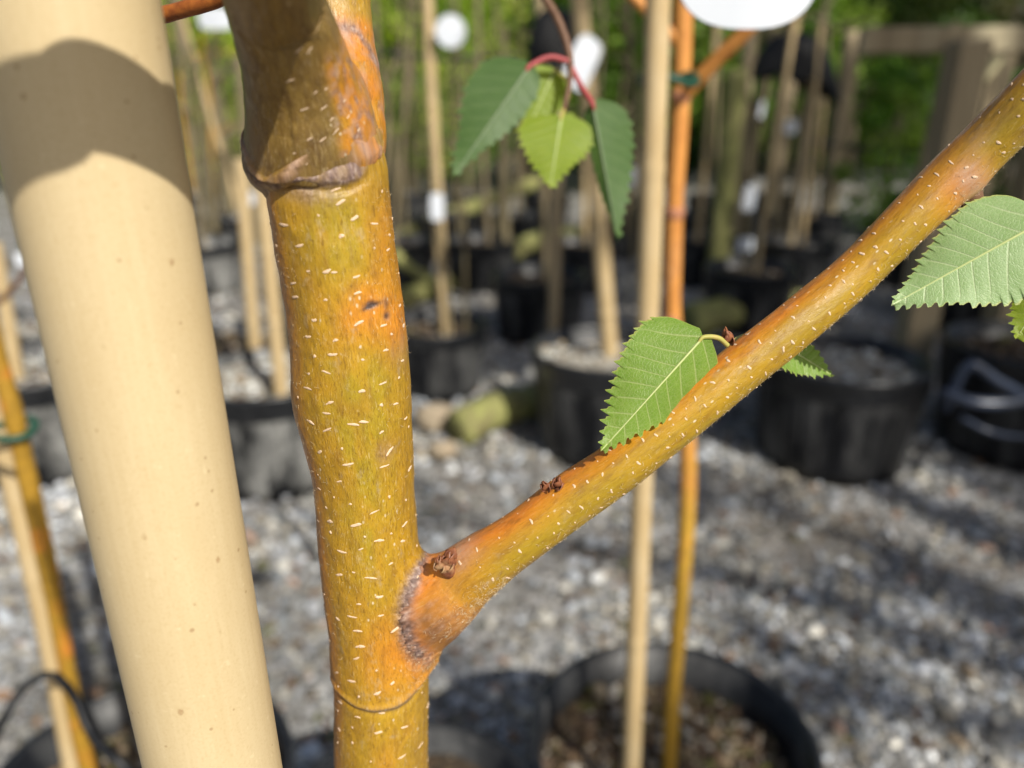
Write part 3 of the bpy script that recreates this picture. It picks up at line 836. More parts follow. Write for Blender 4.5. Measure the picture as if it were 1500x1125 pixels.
# ---- white tags on the plants behind
for (px, py), y, wd, hg, lab, tl in [
    ((660, 46), pG[1] - .05, .105, .105, 'round white tag right of the thin cane near the top', .2),
    ((640, 303), pG[1] - .06, .05, .10, 'white tag low on the thin cane right of the trunk', .3),
    ((362, 290), 4.4, .085, .08, 'small white tag left of the birch trunk below the collar', .1),
    ((316, 27), 4.2, .17, .10, 'bright white tag under the twig at the upper left', .0),
    ((34, 380), 1.9, .035, .035, 'small white tag at the left edge beside the thick cane', .4),
    ((1098, 290), 4.4, .085, .15, 'white tag right of the orange stem in the shade', .4),
    ((1092, 358), 3.9, .085, .075, 'little white tag low among the shaded stakes', .2),
    ((1112, 160), 5.6, .10, .11, 'pale tag on the left among the wooden stakes', .6),
    ((1158, 186), 5.2, .10, .09, 'bluish white tag hanging between the wooden stakes', .3),
    ((925, 258), 4.0, .06, .10, 'pale tag just right of the right hanging leaf', .5)]:
    p = at_y(px, py, y)
    # each one hangs from a thin shoot that stands in the gravel just behind it
    sh = [(p[0] + .02, y + .03, .0), (p[0] + .03, y + .03, p[2] * .5), (p[0], y + .008, p[2] + hg * .42 + .028), (p[0] - .02, y + .02, p[2] + hg * .5 + .25)]
    o = simple_tube('young_shoot', sh, [.007, .006, .004, .002], STEMG, None, 6, 24, origin=sh[0])
    tag(o, 'thin grey shoot carrying the ' + lab.split(' tag ')[0] + ' tag ' + lab.split(' tag ')[1], 'shoot')
    plant_tag(p, wd, hg, lab, tl, ex_=1.0 if lab.startswith('round') else .5)
p = at_y(853, 92, pH[1] - .12); plant_tag(p, .085, .14, 'white folded tag on the leaning cane beside the hanging twig', .5, .03, -.5)

# ---- wooden posts, trellis, stakes with black covers
def box_geo(sx, sy, sz, bev=.006):
    x, y = sx / 2, sy / 2
    ring = [(-x + bev, -y), (x - bev, -y), (x, -y + bev), (x, y - bev), (x - bev, y), (-x + bev, y), (-x, y - bev), (-x, -y + bev)]
    zs = [0, bev, sz - bev, sz]; ins = [bev, 0, 0, bev]
    V = []
    for z, q in zip(zs, ins):
        for a, b in ring: V.append((a * (1 - q / x), b * (1 - q / y), z))
    F = []
    for k in range(3):
        for i in range(8): F.append((k * 8 + i, k * 8 + (i + 1) % 8, k * 8 + 8 + (i + 1) % 8, k * 8 + 8 + i))
    F.append(tuple(range(7, -1, -1))); F.append(tuple(range(24, 32)))
    return np.array(V), F

def wood_post(px, py, d, sx, top, label, round_=False, m=WOOD):
    x = (px - 750) / FPX * (d * cp + .6 * sp)
    if round_:
        o = simple_tube('wooden_stake', [(x, d, -.05), (x + .005, d, top * .5), (x + .012, d, top)], [sx / 2, sx / 2 * .96, sx / 2 * .9], m, None, 14, 20, origin=(x, d, 0), jit=.03)
    else:
        V, F = box_geo(sx, sx, top + .05); V = V + np.array([x, d, -.05])
        o = ob('wooden_post', V, F, m, None, False, None, origin=(x, d, 0))
    tag(o, label, 'post'); return x

wood_post(1352, 620, 2.62, .10, 1.26, 'square wooden post behind the wide pot under the branch')
wood_post(1362, 590, 3.05, .11, 1.30, 'darker wooden post standing just behind the square post')
wood_post(1490, 560, 3.2, .12, 1.34, 'wooden post at the right edge behind the birch leaf')
wood_post(1416, 560, 4.2, .11, 1.32, 'farther wooden post between the two trellis posts')
def beam(a, b, sz, label, m=WOOD, name='wooden_beam'):
    a, b = np.asarray(a, float), np.asarray(b, float); L = np.linalg.norm(b - a)
    V, F = box_geo(sz[0], sz[1], L)
    z = (b - a) / L; xx = np.cross([0, 0, 1.0], z) if abs(z[2]) < .95 else np.array([1.0, 0, 0])
    xx /= np.linalg.norm(xx); yy = np.cross(z, xx)
    W = a + V[:, :1] * xx + V[:, 1:2] * yy + V[:, 2:] * z
    tag(ob(name, W, F, m, None, False, None, origin=a), label, 'beam')
zb = 1.30
beam(at_y(1255, 85, 3.12) * [1, 1, 0] + [0, 0, zb], at_y(1640, 85, 3.12) * [1, 1, 0] + [0, 0, zb + .01], (.05, .09), 'dark horizontal beam across the top of the wooden trellis')
beam(at_y(1385, 170, 2.95), at_y(1452, 85, 3.0), (.11, .02), 'pale slanted board leaning on the trellis posts', WOODP, 'leaning_board')
wood_post(1218, 395, 6.6, .15, 1.62, 'tall grey round stake below the drooping black cover', True)
wood_post(1058, 470, 4.55, .13, 1.26, 'mossy round stake right of the orange stem', True, MOSS)
wood_post(1075, 440, 5.4, .10, 1.75, 'thin brown stake behind the mossy stake', True)
wood_post(1140, 400, 6.9, .10, 1.6, 'brown stake left of the tall grey stake under the black cover', True)
wood_post(812, 380, 3.3, .05, 1.36, 'dark stake carrying the round black cover', True)
# black covers slipped over stakes
def black_cover(px, py, y, wx, hz, droop, label):
    c = at_y(px, py, y); n = 20; m_ = 28
    th = np.linspace(0, 2 * math.pi, m_, endpoint=False); V = []
    for i in range(n):
        f = i / (n - 1)
        r = math.sin(f * math.pi / 2)**.8; z = hz * (math.cos(f * math.pi / 2) - .45)
        rr = wx / 2 * r * (1 + .07 * np.sin(th * 3 + px))
        x = rr * np.cos(th); yy = rr * np.sin(th) * .75
        zz = z + .02 * np.sin(th * 5) * f - droop * np.maximum(0, np.cos(th))**2 * f**3 * hz
        x = x + droop * .75 * wx / 2 * np.maximum(0, np.cos(th))**3 * f**2
        V.append(np.stack([x, yy, zz], -1))
    V = np.vstack(V) + c
    i = np.arange(n - 1)[:, None] * m_; j = np.arange(m_)[None, :]; j2 = (j + 1) % m_
    F = np.stack([i + j, i + m_ + j, i + m_ + j2, i + j2], -1).reshape(-1, 4)
    tag(ob('black_cover', V, F, BLACK, None, True, None, origin=c), label, 'cover')
black_cover(812, 58, 3.3, .235, .21, 0, 'round black rubber cover on a stake behind the hanging twig')
wood_post(1163, 400, 4.9, .06, 1.44, 'slim dark stake right under the drooping black cover', True)
black_cover(1160, 84, 4.9, .44, .24, .7, 'drooping black cover on stakes below the big white tag')

# trellis wires
def wire(a, b, r, label, m=TUBE):
    a, b = np.asarray(a), np.asarray(b); mid = (a + b) / 2 - [0, 0, .02]
    tag(simple_tube('trellis_wire', [a, mid, b], [r, r, r], m, None, 6, 16, origin=a), label, 'wire')
wire(at_y(540, 76, 5.0), at_y(760, 82, 5.0), .012, 'dark wire behind the round white tag')
wire(at_y(1180, 205, 6.55), at_y(1420, 232, 6.55), .02, 'grey rail across the vivid green shrub')

# ---- logs and stone
def log(a, b, r, label, m=MOSS):
    a, b = np.asarray(a, float), np.asarray(b, float)
    pts = [a, a * .66 + b * .34 + RNG.normal(0, r * .3, 3), a * .33 + b * .67 + RNG.normal(0, r * .3, 3), b]
    tag(simple_tube('fallen_log', pts, [r * 1.05, r, r * .95, r * .85], m, None, 14, 40, origin=a, jit=.06), label, 'log')
def gp(px, py, h): return at_height(px, py, h)
log(gp(672, 628, .06), gp(822, 572, .06), .062, 'mossy log lying on the gravel behind the birch branch')
log(gp(575, 356, .12), gp(800, 262, .42), .065, 'long thin mossy log slanting upward under the hanging leaves')
log(gp(752, 368, .16), gp(885, 326, .16), .06, 'short mossy log lying among the far pots')
log(gp(585, 440, .05), gp(680, 405, .05), .06, 'mossy log end beside the thin cane in the shade')
log(gp(1010, 472, .08), gp(1215, 448, .08), .085, 'olive mossy log lying behind the wide pot')
log(gp(575, 368, .30), gp(650, 432, .05), .03, 'thin green stick leaning down toward the thin cane')
def rock(px, py, r, label, m=ROCK):
    c = gp(px, py, r * .45); n = 10
    th = np.linspace(0, 2 * math.pi, 20, endpoint=False); ph = np.linspace(0, math.pi, n)
    X = np.sin(ph)[:, None] * np.cos(th); Y = np.sin(ph)[:, None] * np.sin(th); Z = np.repeat(np.cos(ph)[:, None], 20, 1)
    q = 1 + .22 * value_noise(X * 2 + px, Y * 2 + Z * 1.7, 8) + .1 * value_noise(X * 5 + px, Y * 5 - Z * 4, 9)
    V = np.stack([X * q * r, Y * q * r * .8, Z * q * r * .6], -1).reshape(-1, 3) + c
    i = np.arange(n - 1)[:, None] * 20; j = np.arange(20)[None, :]; j2 = (j + 1) % 20
    tag(ob('field_stone', V, np.stack([i + j, i + 20 + j, i + 20 + j2, i + j2], -1).reshape(-1, 4), m, None, True, None, origin=c), label, 'stone')
rock(642, 612, .085, 'tan stone beside the mossy log right of the trunk')
rock(648, 660, .05, 'smaller pinkish stone in front of the tan stone')
rock(790, 455, .12, 'grey stone in the shade behind the log', simple_mat('grey_stone', (.25, .25, .25), (.17, .17, .17), 14, .85, .5, .01))

# ---- drip tubes
def drip(pts, r, label, m=TUBE):
    pts = [np.asarray(p, float) for p in pts]
    tag(simple_tube('drip_tube', pts, [r] * len(pts), m, None, 8, 60, origin=pts[0]), label, 'tube')
yT = pB[1] - .10
drip([gp(-40, 1180, .1), at_y(-5, 1075, yT - .03), at_y(35, 1005, yT), at_y(78, 988, yT), at_y(108, 1020, yT - .02), at_y(135, 1080, yT - .04), at_y(190, 1130, yT - .06), gp(230, 1180, .26)], .0042, 'thin black tube arching over the bottom left pot')
GT = simple_mat('grey_tubing', (.045, .06, .10), (.03, .04, .065), 8, .3, 0, spec=.5)
zi = pI[1] - .30
drip([at_y(1385, 600, zi), at_y(1420, 535, zi - .02), at_y(1465, 560, zi - .04), at_y(1520, 585, zi - .03), at_y(1600, 590, zi)], .014, 'grey tube looping over the pot at the right edge', GT)
drip([at_y(1380, 575, zi - .01), at_y(1430, 590, zi - .05), at_y(1490, 588, zi - .05), at_y(1580, 560, zi)], .016, 'second grey tube across the pot at the right edge', GT)
drip([at_y(1405, 610, zi), at_y(1450, 632, zi - .04), at_y(1510, 640, zi - .03), at_y(1600, 630, zi)], .008, 'thin lower grey tube round the right edge pot', GT)
# twig at the far left edge
o = simple_tube('bare_twig', [at_y(-60, 480, 1.2), at_y(5, 436, 1.2), at_y(32, 405, 1.2), at_y(48, 380, 1.2), at_y(60, 340, 1.2)], [.005, .005, .0045, .004, .003], TWIG, None, 8, 24, origin=at_y(-60, 480, 1.2))
tag(o, 'brown bare twig crossing the left edge beside the thick cane', 'twig')


# ================================================================== FOREGROUND
# ------------------------------------------------------------------ thick bamboo cane
DBAM = .155
def bam_pt(px, py): return P(px, py, zvert(py, DBAM))
bq = [((131, 180), 258), ((203, 562), 222), ((240, 750), 211), ((316, 1125), 193)]
b0, b1 = bam_pt(100, 20), bam_pt(316, 1125)
BAX = (b1 - b0) / np.linalg.norm(b1 - b0)
BR = np.mean([.5 * wpx * .985 * zvert(c[1], DBAM) / FPX for c, wpx in bq])
u_ = -BAX / (-BAX)[2]
foot = b1 + u_ * (.24 - b1[2]); head = b0 + u_ * .5
cane(foot, head, 2 * BR, 'thick smooth pale bamboo cane leaning across the left of the picture', BAMB, nodes=[.30, 1.02 + .12], cat='bamboo cane')

# ------------------------------------------------------------------ birch tree
birch = thing('birch_tree', 'large golden birch trunk with a branch to the right, in focus', 'tree', (pM[0], pM[1] + .03, .26))
DTR = .19
# y: left, right edge of the trunk in the photograph
edges = [(222, 359, 563), (244, 377, 566), (258, 388, 568), (300, 395, 572), (400, 413, 583), (500, 428, 596), (600, 438, 602), (700, 460, 606), (800, 468, 611), (900, 480, 616), (960, 486, 622), (1000, 491, 627), (1125, 493, 627)]
ctrl = []           # x, y, z, radius, photo row
low = P(560, 1125, zvert(1125, DTR))
ctrl.append((low[0] + .004, low[1] + .01, .24, .0150, 2600))
ctrl.append((low[0] + .003, low[1] + .008, .55, .0140, 1900))
ctrl.append((low[0] + .001, low[1] + .003, .80, .0137, 1360))
for y, l, r in reversed(edges):
    z = zvert(y, DTR); p = P((l + r) / 2, y, z)
    ctrl.append((*p, (r - l) / 2 * z / FPX, y))
limb = [(195, 357, 556, .1785), (150, 357, 536, .173), (100, 352, 516, .166), (50, 341, 496, .158), (0, 327, 474, .149)]
for y, l, r, z in limb:
    p = P((l + r) / 2, y, z); ctrl.append((*p, (r - l) / 2 * z / FPX * .97, y))
# the limb runs on towards and above the camera, where it throws its shadow on the bamboo
tb = None
bl = bam_pt(122, 138)
tsurf = bl + (CAM - bl) / np.linalg.norm(CAM - bl) * BR
Cs = tsurf + SUN * .083
Cn = Cs + [.0045, -.017, .0124]; Cm = Cn + [-.0048, -.028, .0267]
ctrl.append((Cs[0] + .008, Cs[1] + .018, Cs[2] - .0115, .0076, -160))
ctrl.append((*Cs, .0070, -220))
ctrl.append((*Cn, .0073, -300))
ctrl.append((*Cm, .0076, -420))
ctrl.append((Cm[0] + .006, Cm[1] - .03, Cm[2] + .05, .0075, -700))
ctrl.append((Cm[0] + .01, Cm[1] - .05, Cm[2] + .2, .006, -1300))
ctrl = np.array(ctrl)
NT = 1500
# spend most rings on the part in view
cs, arc = catmull(ctrl, 6000)
vis = (cs[:, 4] < 1180) & (cs[:, 4] > -60)
wts = np.where(vis, 1.0, .07); cw = np.cumsum(wts); idx = np.searchsorted(cw, np.linspace(cw[0], cw[-1], NT)); idx = np.unique(np.clip(idx, 0, 5999))
cs, arc = cs[idx], arc[idx]
NS = 176
ROW = cs[:, 4][:, None]                       # photo row of each ring
th = np.linspace(-math.pi, math.pi, NS, endpoint=False)[None, :]
sn, cn = np.sin(th), np.cos(th)
PXM = zvert(600, DTR) / FPX                   # metres per photo pixel on the trunk
noise_r = .00022 * value_noise(th * 3 + 0 * ROW, ROW / 40.0, 1) + .00010 * value_noise(th * 9 + 0 * ROW, ROW / 14.0, 2) + .00004 * value_noise(th * 30 + 0 * ROW, ROW / 7.0, 3)
# collar between trunk and limb: two folds and a groove, sagging in the middle
yc = 236 - 29 * sn**2 * (1 - .15 * sn) + 3 * value_noise(th * 2.2 + 0 * ROW, 0 * ROW, 7)
frontmask = np.clip(cn + .55, 0, 1)
e = ROW - yc
r_ = np.repeat(cs[:, 3][:, None], NS, 1) + noise_r
cw_ = value_noise(th * 5 + 0 * ROW, ROW / 18, 95); ee = e + 1.6 * cw_
near_c = gauss(e - 12, 26) * frontmask
r_ = r_ + frontmask * (1 - .45 * sstep(-.5, -.95, sn)) * (1 - .75 * sstep(.35, .8, sn)) * (.0010 * gauss(ee + 2, 5.5) - .0009 * gauss(ee - 9, 4.0) + .00095 * gauss(ee - 20, 6.5) * (1 - .6 * sstep(.1, .8, sn)) - .0006 * gauss(ee - 35, 6))
r_ = r_ + near_c * (.00016 * value_noise(th * 14 + 0 * ROW, ROW / 5, 96) + .00010 * value_noise(th * 30 + 0 * ROW, ROW / 3, 97))
# ring below the branch
yr = 989 - 17 * np.maximum(0, sn)**2 - 16 * np.maximum(0, -sn)**2 + 2 * value_noise(th * 3 + 0 * ROW, 0 * ROW, 12)
e2 = ROW - yr
r_ = r_ + frontmask * (.0007 * gauss(e2, 4.5) - .0004 * gauss(e2 - 8, 4)) + .00025 * gauss(e2 + 18, 16) * frontmask
# branch collar swelling to the right above the ring
r_ = r_ + .0007 * np.maximum(0, sn)**3 * np.where(e2 < 0, gauss(e2, 40), gauss(e2, 7))
# small swelling at the left near row 590
r_ = r_ + .0008 * np.maximum(0, -sn)**2 * gauss(ROW - 575, 45)
# slit scar on the orange patch
def spot(row, s0, wr, ws): return gauss(ROW - row, wr) * gauss(sn - s0, ws) * (cn > 0)
r_ = r_ - .0007 * spot(434, .42, 4, .09) - .0004 * spot(455, .66, 5, .05)
zj = zvert(930, DTR)
bc = [((548, 950), 42, zj + .009), ((582, 924), 56, zj + .0075), ((616, 897), 61, zj + .0055), ((647, 873), 56.5, .2222), ((674, 850), 49, .2196), ((703, 828), 43.5, .2168), ((770, 782), 39.5, .213), ((840, 729), 39.5, .211), ((900, 688), 38, .209), ((985, 620), 37.5, .207),
      ((1070, 551), 36.5, .2055), ((1163, 477), 35, .204), ((1254, 400), 33.5, .2025), ((1326, 328), 35, .199), ((1392, 262), 37.5, .196), ((1445, 211), 38.5, .192), ((1528, 128), 39, .183), ((1640, 10), 38, .176), ((1800, -150), 36, .172)]
bp = np.array([(*P(x, y, z), r * z / FPX, x) for (x, y), r, z in bc])
LR = [(300, 545, .190), (205, 566, .190), (160, 563, .190), (110, 557, .190), (60, 549, .189), (0, 542, .188)]
lp = []
for y, r, z in LR: lp.append((*P(r - 60, y, z), 59 * z / FPX, y))
pt = P(478, -60, .187)
lp += [(pt[0], pt[1] + .002, pt[2] + .01, .0092, -100), (pt[0] + .004, pt[1] + .02, pt[2] + .20, .0085, -800), (pt[0] + .0, pt[1] + .04, pt[2] + .42, .006, -1500)]
ax2, _ = catmull(np.array(lp), 300)
ax3, _ = catmull(bp, 400)
v, q, _ = tube_geo(cs[:, :3], r_, NS)
# trunk and branch share one smoothly blended surface round the fork
def axis_sdf(pts, C, R):
    best = np.full(pts.shape[:-1], 1e9)
    for i in range(len(C)): best = np.minimum(best, np.linalg.norm(pts - C[i], axis=-1) - R[i])
    return best
TAX = np.where((cs[:, 4] > 640) & (cs[:, 4] < 1180))[0][::5]
TAC, TAR = cs[TAX, :3], cs[TAX, 3]
BAC, BAR = ax3[2:190:2, :3], ax3[2:190:2, 3]
KB = .0085
def smin(a, b, KB):
    h = np.maximum(KB - np.abs(a - b), 0) / KB; return np.minimum(a, b) - h * h * KB / 4
def blend(C, R, ns, cap, TAC=TAC, TAR=TAR, BAC=BAC, BAR=BAR, KB=KB):
    """push the rings C,R out to the blended surface; returns the new radii and how deep each point is on the other limb's side"""
    r0 = R.copy(); r = R.copy()
    for it in range(5):
        vv_, _, _ = tube_geo(C, r, ns, cap=False); pts = vv_.reshape(len(C), ns, 3)
        sT, sB = axis_sdf(pts, TAC, TAR), axis_sdf(pts, BAC, BAR)
        r = np.clip(r -   .8 * smin(sT, sB, KB), r0 - .0002, r0 + cap)
    return r, sT, sB
sel = np.where((cs[:, 4] > 730) & (cs[:, 4] < 1060))[0]
rb_, sT, sB = blend(cs[sel, :3], np.repeat(cs[sel, 3][:, None], NS, 1), NS, .0045)
gain = np.maximum(rb_ - cs[sel, 3][:, None], 0); diff = sT - sB        # diff>0: branch side
kk_ = np.arange(len(sel))[:, None]
seam_t = gauss(diff, .0030) * (gain > .0004) * sstep(800, 815, cs[sel, 4])[:, None] * (1 - sstep(930, 985, cs[sel, 4]))[:, None]
ek = e2[sel]
r_[sel] = r_[sel] + gain * np.where(ek > 0, gauss(ek, 8), 1) - .0006 * (diff > .0012) + seam_t * (.0003 + .0006 * value_noise(th * 20 + 0 * kk_, kk_ / 5, 111) + .0004 * value_noise(th * 40 + 0 * kk_, kk_ / 2.5, 112))
SEAM = np.zeros_like(r_); SEAM[sel] = seam_t
# and so do the limb and the leader behind it
LAX = np.where((cs[:, 4] > -150) & (cs[:, 4] < 330))[0][::5]
LB = dict(TAC=cs[LAX, :3], TAR=cs[LAX, 3], BAC=ax2[0:150:2, :3], BAR=ax2[0:150:2, 3], KB=.012)
sel = np.where((cs[:, 4] > -40) & (cs[:, 4] < 262))[0]
rl_, lT, lB = blend(cs[sel, :3], np.repeat(cs[sel, 3][:, None], NS, 1), NS, .0055, **LB)
gl = np.maximum(rl_ - cs[sel, 3][:, None], 0) * (1 - sstep(120, 205, cs[sel, 4]))[:, None] * (sn > -.3)
r_[sel] = r_[sel] + gl - .0005 * (lT - lB > .0015)
r_ = r_ + near_c * (.00014 * value_noise(th * 3 + 0 * ROW, ROW / 2.6, 101) + .00010 * value_noise(th * 7 + 0 * ROW, ROW / 1.9, 102))
v, q, _ = tube_geo(cs[:, :3], r_, NS)
def pad(a): a = np.broadcast_to(a, (len(cs), NS)).reshape(-1); return np.r_[a, a[0], a[-1]]
R0 = .0145
bco = np.stack([np.broadcast_to(np.cos(th) * R0, (len(cs), NS)), np.broadcast_to(np.sin(th) * R0, (len(cs), NS)), np.broadcast_to(-arc[:, None], (len(cs), NS))], -1).reshape(-1, 3)
bco = np.vstack([bco, bco[0], bco[-1]])
n1 = value_noise(th * 2.5 + 0 * ROW, ROW / 60, 21); n2 = value_noise(th * 5 + 0 * ROW, ROW / 30, 22)
tor = .95 * gauss(ROW - 445, 45) * gauss(sn - .38, .55) + .55 * sstep(.35, .95, sn) * sstep(250, 330, ROW) * (1 - sstep(480, 520, ROW)) + .75 * sstep(-.72, -.98, sn) * (ROW > 262)  # last term tints the left edge, standing in for shade there
tor = tor + .95 * gauss(ROW - 925, 62) * sstep(-.75, .35, sn) * (e2 < 0) + .6 * spot(780, .1, 25, .3) * 0 + .35 * gauss(ROW - 1080, 60) * gauss(sn - .1, .25)
tor = np.clip(tor * (1 + .35 * n1), 0, 1) * np.clip(cn + .9, 0, 1)
tgr = (.5 * gauss(sn - .05, .5) + gauss(ROW - 335, 60) * gauss(sn - .1, .45) + gauss(ROW - 570, 90) * gauss(sn - .12, .55) + .35 * gauss(ROW - 700, 80) * gauss(sn, .4) + .08) * np.clip(.8 + .6 * n2, 0, 1.2)
tgr = np.clip(tgr, 0, 1) * (ROW > 255)
enz = e + 2.5 * value_noise(th * 4 + 0 * ROW, ROW / 12, 93)
tsc = np.clip(.85 + .5 * value_noise(th * 11 + 0 * ROW, ROW / 5, 94), 0, 1) * frontmask * sstep(4, 9, enz) * (1 - sstep(25, 33, enz)) * (1 - .75 * sstep(.45, .9, sn)) + .6 * frontmask * sstep(30, 34, e) * (1 - sstep(38, 70, e)) * sstep(.5, -.4, sn)  # last term greys the zone under the collar: shading put into the colour
tsc = tsc + .95 * spot(434, .42, 5, .11) + .8 * spot(455, .66, 6, .06) + .5 * spot(437, .66, 8, .05) + .75 * gauss(e2 - 3, 3.5) * frontmask + .45 * spot(640, .42, 16, .16)
tsc = np.clip(tsc, 0, 1)
cnz = value_noise(th * 9 + 0 * ROW, ROW / 6, 91); cnw = value_noise(th * 4 + 0 * ROW, ROW / 20, 92)
tpk = frontmask * gauss(e + 2 + 1.5 * cnw, 4.5) * np.clip(.9 + .5 * cnz, 0, 1) * (ROW < 262) + .55 * spot(505, .86, 22, .18) + .35 * sstep(.6, 1, sn) * gauss(ROW - 180, 45) + .4 * sstep(-.5, -.95, sn) * gauss(ROW - 190, 45)
fis = np.clip(1 - np.abs(value_noise(th * 6 + 0 * ROW + .8 * cnw, ROW / 7, 131)) * 7, 0, 1) * gauss(e - 8, 30) * frontmask
r_ = r_ - .00022 * fis
v, q, _ = tube_geo(cs[:, :3], r_, NS)
tpk = np.clip(tpk, 0, 1)
lr = sstep(.30, .62, sn + .12 * n1) * sstep(30, 85, ROW) * (ROW < yc + 4)
tor = np.clip(tor + .95 * lr * np.clip(.8 + .5 * n2, 0, 1), 0, 1)
tsc = np.clip(tsc + 1.1 * SEAM + .8 * lr * np.clip(value_noise(th * 9 + 0 * ROW, ROW / 11, 99) * 1.6 - .3, 0, 1), 0, 1)
tpk = np.clip(tpk * (1 - .5 * sstep(.3, .7, np.abs(sn - .05))) + .5 * lr * np.clip(value_noise(th * 8 + 0 * ROW, ROW / 9, 98) * 1.5, 0, 1), 0, 1)
trunk = ob('trunk', v, q, BARK, birch, True, {'bco': ('FLOAT_VECTOR', bco), 'tor': ('FLOAT', pad(tor)), 'tgr': ('FLOAT', pad(tgr)), 'tsc': ('FLOAT', pad(tsc)), 'tpk': ('FLOAT', pad(tpk)), 'tdk': ('FLOAT', pad(np.clip(1.3 * gauss(ROW - 436 + 14 * (sn - .42), 3.2) * gauss(sn - .42, .15) * (cn > 0) + .8 * spot(455, .66, 4, .05) + .5 * spot(441, .68, 7, .03) + .6 * frontmask * gauss(e - 11, 3.5) * np.clip(.4 + cnz, 0, 1) * (1 - sstep(.3, .7, sn)) + .45 * fis + .7 * SEAM * np.clip(value_noise(th * 30 + 0 * ROW, ROW / 4, 121) * 1.6, 0, 1), 0, 1))), 'tbr': ('FLOAT', pad(np.clip(sstep(8, -14, e) * (1 - .9 * lr) + .45 * gauss(e - 14, 22) * (1 - sstep(.4, .8, sn)), 0, 1)))})  # tbr: brown limb bark, with the shade of its underside in the tint
TR_C, TR_ROW, TR_R = cs[:, :3], cs[:, 4], r_

def surf_frame(C, Rr, i, theta, ns):
    """point on a tube, with the outward, along and around directions"""
    t = C[min(i + 2, len(C) - 1)] - C[max(i - 2, 0)]; t = t / np.linalg.norm(t)
    f = CAM - C[i]; f = f - f.dot(t) * t; f /= np.linalg.norm(f); s = np.cross(t, f)
    o = math.cos(theta) * f + math.sin(theta) * s
    j = int(round((theta + math.pi) / (2 * math.pi) * ns)) % ns
    return C[i] + o * Rr[i, j], o, t, np.cross(t, o)

# lenticels: little corky dashes, each its own piece
def lent_mesh(seed):
    rg = np.random.default_rng(seed); nu, nv = 8, 6; V = []; F = []
    for i in range(nu + 1):
        a = i / nu * 2 - 1
        w_ = math.sqrt(max(0, 1 - a * a)) * (1 + rg.normal(0, .12)); bend = .12 * math.sin(a * 2.5 + seed)
        for j in range(nv + 1):
            b_ = j / nv * 2 - 1
            V.append((a, b_ * w_ * .5 + bend, math.sqrt(max(0, 1 - b_ * b_)) * w_ * (.32 - .10 * math.exp(-(b_ / .25)**2)) - .06))
    for i in range(nu):
        for j in range(nv): F.append((i * (nv + 1) + j, i * (nv + 1) + nv + 1 + j, i * (nv + 1) + nv + 2 + j, i * (nv + 1) + j + 1))
    return mesh('lenticel', V, F, LENT)
LM = [lent_mesh(i) for i in range(6)]
from mathutils import Matrix
def put_lenticel(parent, p, o, t, s, length, width, ang, name='lenticel'):
    ca, sa = math.cos(ang), math.sin(ang)
    X = s * ca + t * sa; Y = np.cross(o, X)
    M = Matrix(((X[0] * length, Y[0] * width, o[0] * width, 0), (X[1] * length, Y[1] * width, o[1] * width, 0), (X[2] * length, Y[2] * width, o[2] * width, 0), (0, 0, 0, 1)))
    l = link(name, LM[random.randrange(len(LM))], parent)
    loc = Vector(p - parent_world(parent))
    l.matrix_local = Matrix.Translation(loc) @ M
    return l
placed = []
hand = [(433, 397, 13), (488, 382, 9), (518, 392, 11), (478, 518, 15), (527, 545, 10), (484, 561, 14), (530, 588, 15), (565, 640, 18), (507, 645, 17), (557, 658, 16), (545, 717, 16), (495, 670, 10), (540, 806, 19), (497, 805, 14), (552, 835, 12), (572, 884, 17), (522, 880, 16), (585, 520, 10), (556, 540, 13), (521, 455, 15), (556, 466, 12), (480, 575, 14), (515, 590, 17), (520, 920, 13), (547, 966, 13), (554, 1021, 14), (590, 1021, 14), (588, 1062, 15), (547, 1078, 14), (575, 1118, 18), (525, 1003, 12), (555, 996, 12), (470, 630, 10), (468, 690, 10), (462, 745, 10), (587, 770, 11), (516, 312, 12), (478, 380, 12), (520, 415, 11), (560, 498, 10), (452, 470, 11), (575, 575, 11), (590, 605, 10)]
def row_index(y): return int(np.argmin(np.abs(TR_ROW - y)))
for px, py, ln in hand:
    i = row_index(py); l = np.interp(py, [a[0] for a in edges], [a[1] for a in edges]); r = np.interp(py, [a[0] for a in edges], [a[2] for a in edges])
    sv = np.clip((px - (l + r) / 2) / ((r - l) / 2), -.95, .95); placed.append((py, sv, ln))
tries = 0
while len(placed) < 150 and tries < 6000:
    tries += 1
    py = random.uniform(270, 1170); sv = math.sin(random.uniform(-1.5, 1.5))
    if all(abs(py - a) > 15 or abs(sv - b) > .22 for a, b, _ in placed) and not (900 < py < 975 and sv > .5): placed.append((py, sv, random.choice([3, 4, 4, 5, 6, 8, 10, 14, 17])))
for py, sv, ln in placed:
    i = row_index(py); p, o, t, s = surf_frame(TR_C, TR_R, i, math.asin(sv), NS)
    put_lenticel(trunk, p, o, t, s, ln * PXM * .52, random.uniform(3.4, 6.4) * PXM * .80, random.gauss(.10, .22))
for py, sv, ln in [(87, .2, 9), (90, .4, 8), (108, -.05, 14), (112, .28, 13), (133, .35, 9), (157, -.08, 16), (163, .12, 18), (153, .36, 15), (192, -.2, 18), (196, .1, 14), (197, .5, 14), (205, -.1, 18), (177, -.3, 10), (142, .62, 9), (120, .66, 7), (60, -.2, 16), (20, .1, 16), (30, .3, 12), (170, .7, 8)]:
    i = row_index(py); p, o, t, s = surf_frame(TR_C, TR_R, i, math.asin(sv), NS)
    put_lenticel(trunk, p, o, t, s, ln * PXM * .42, 4.2 * PXM * .5, random.gauss(.45, .15))

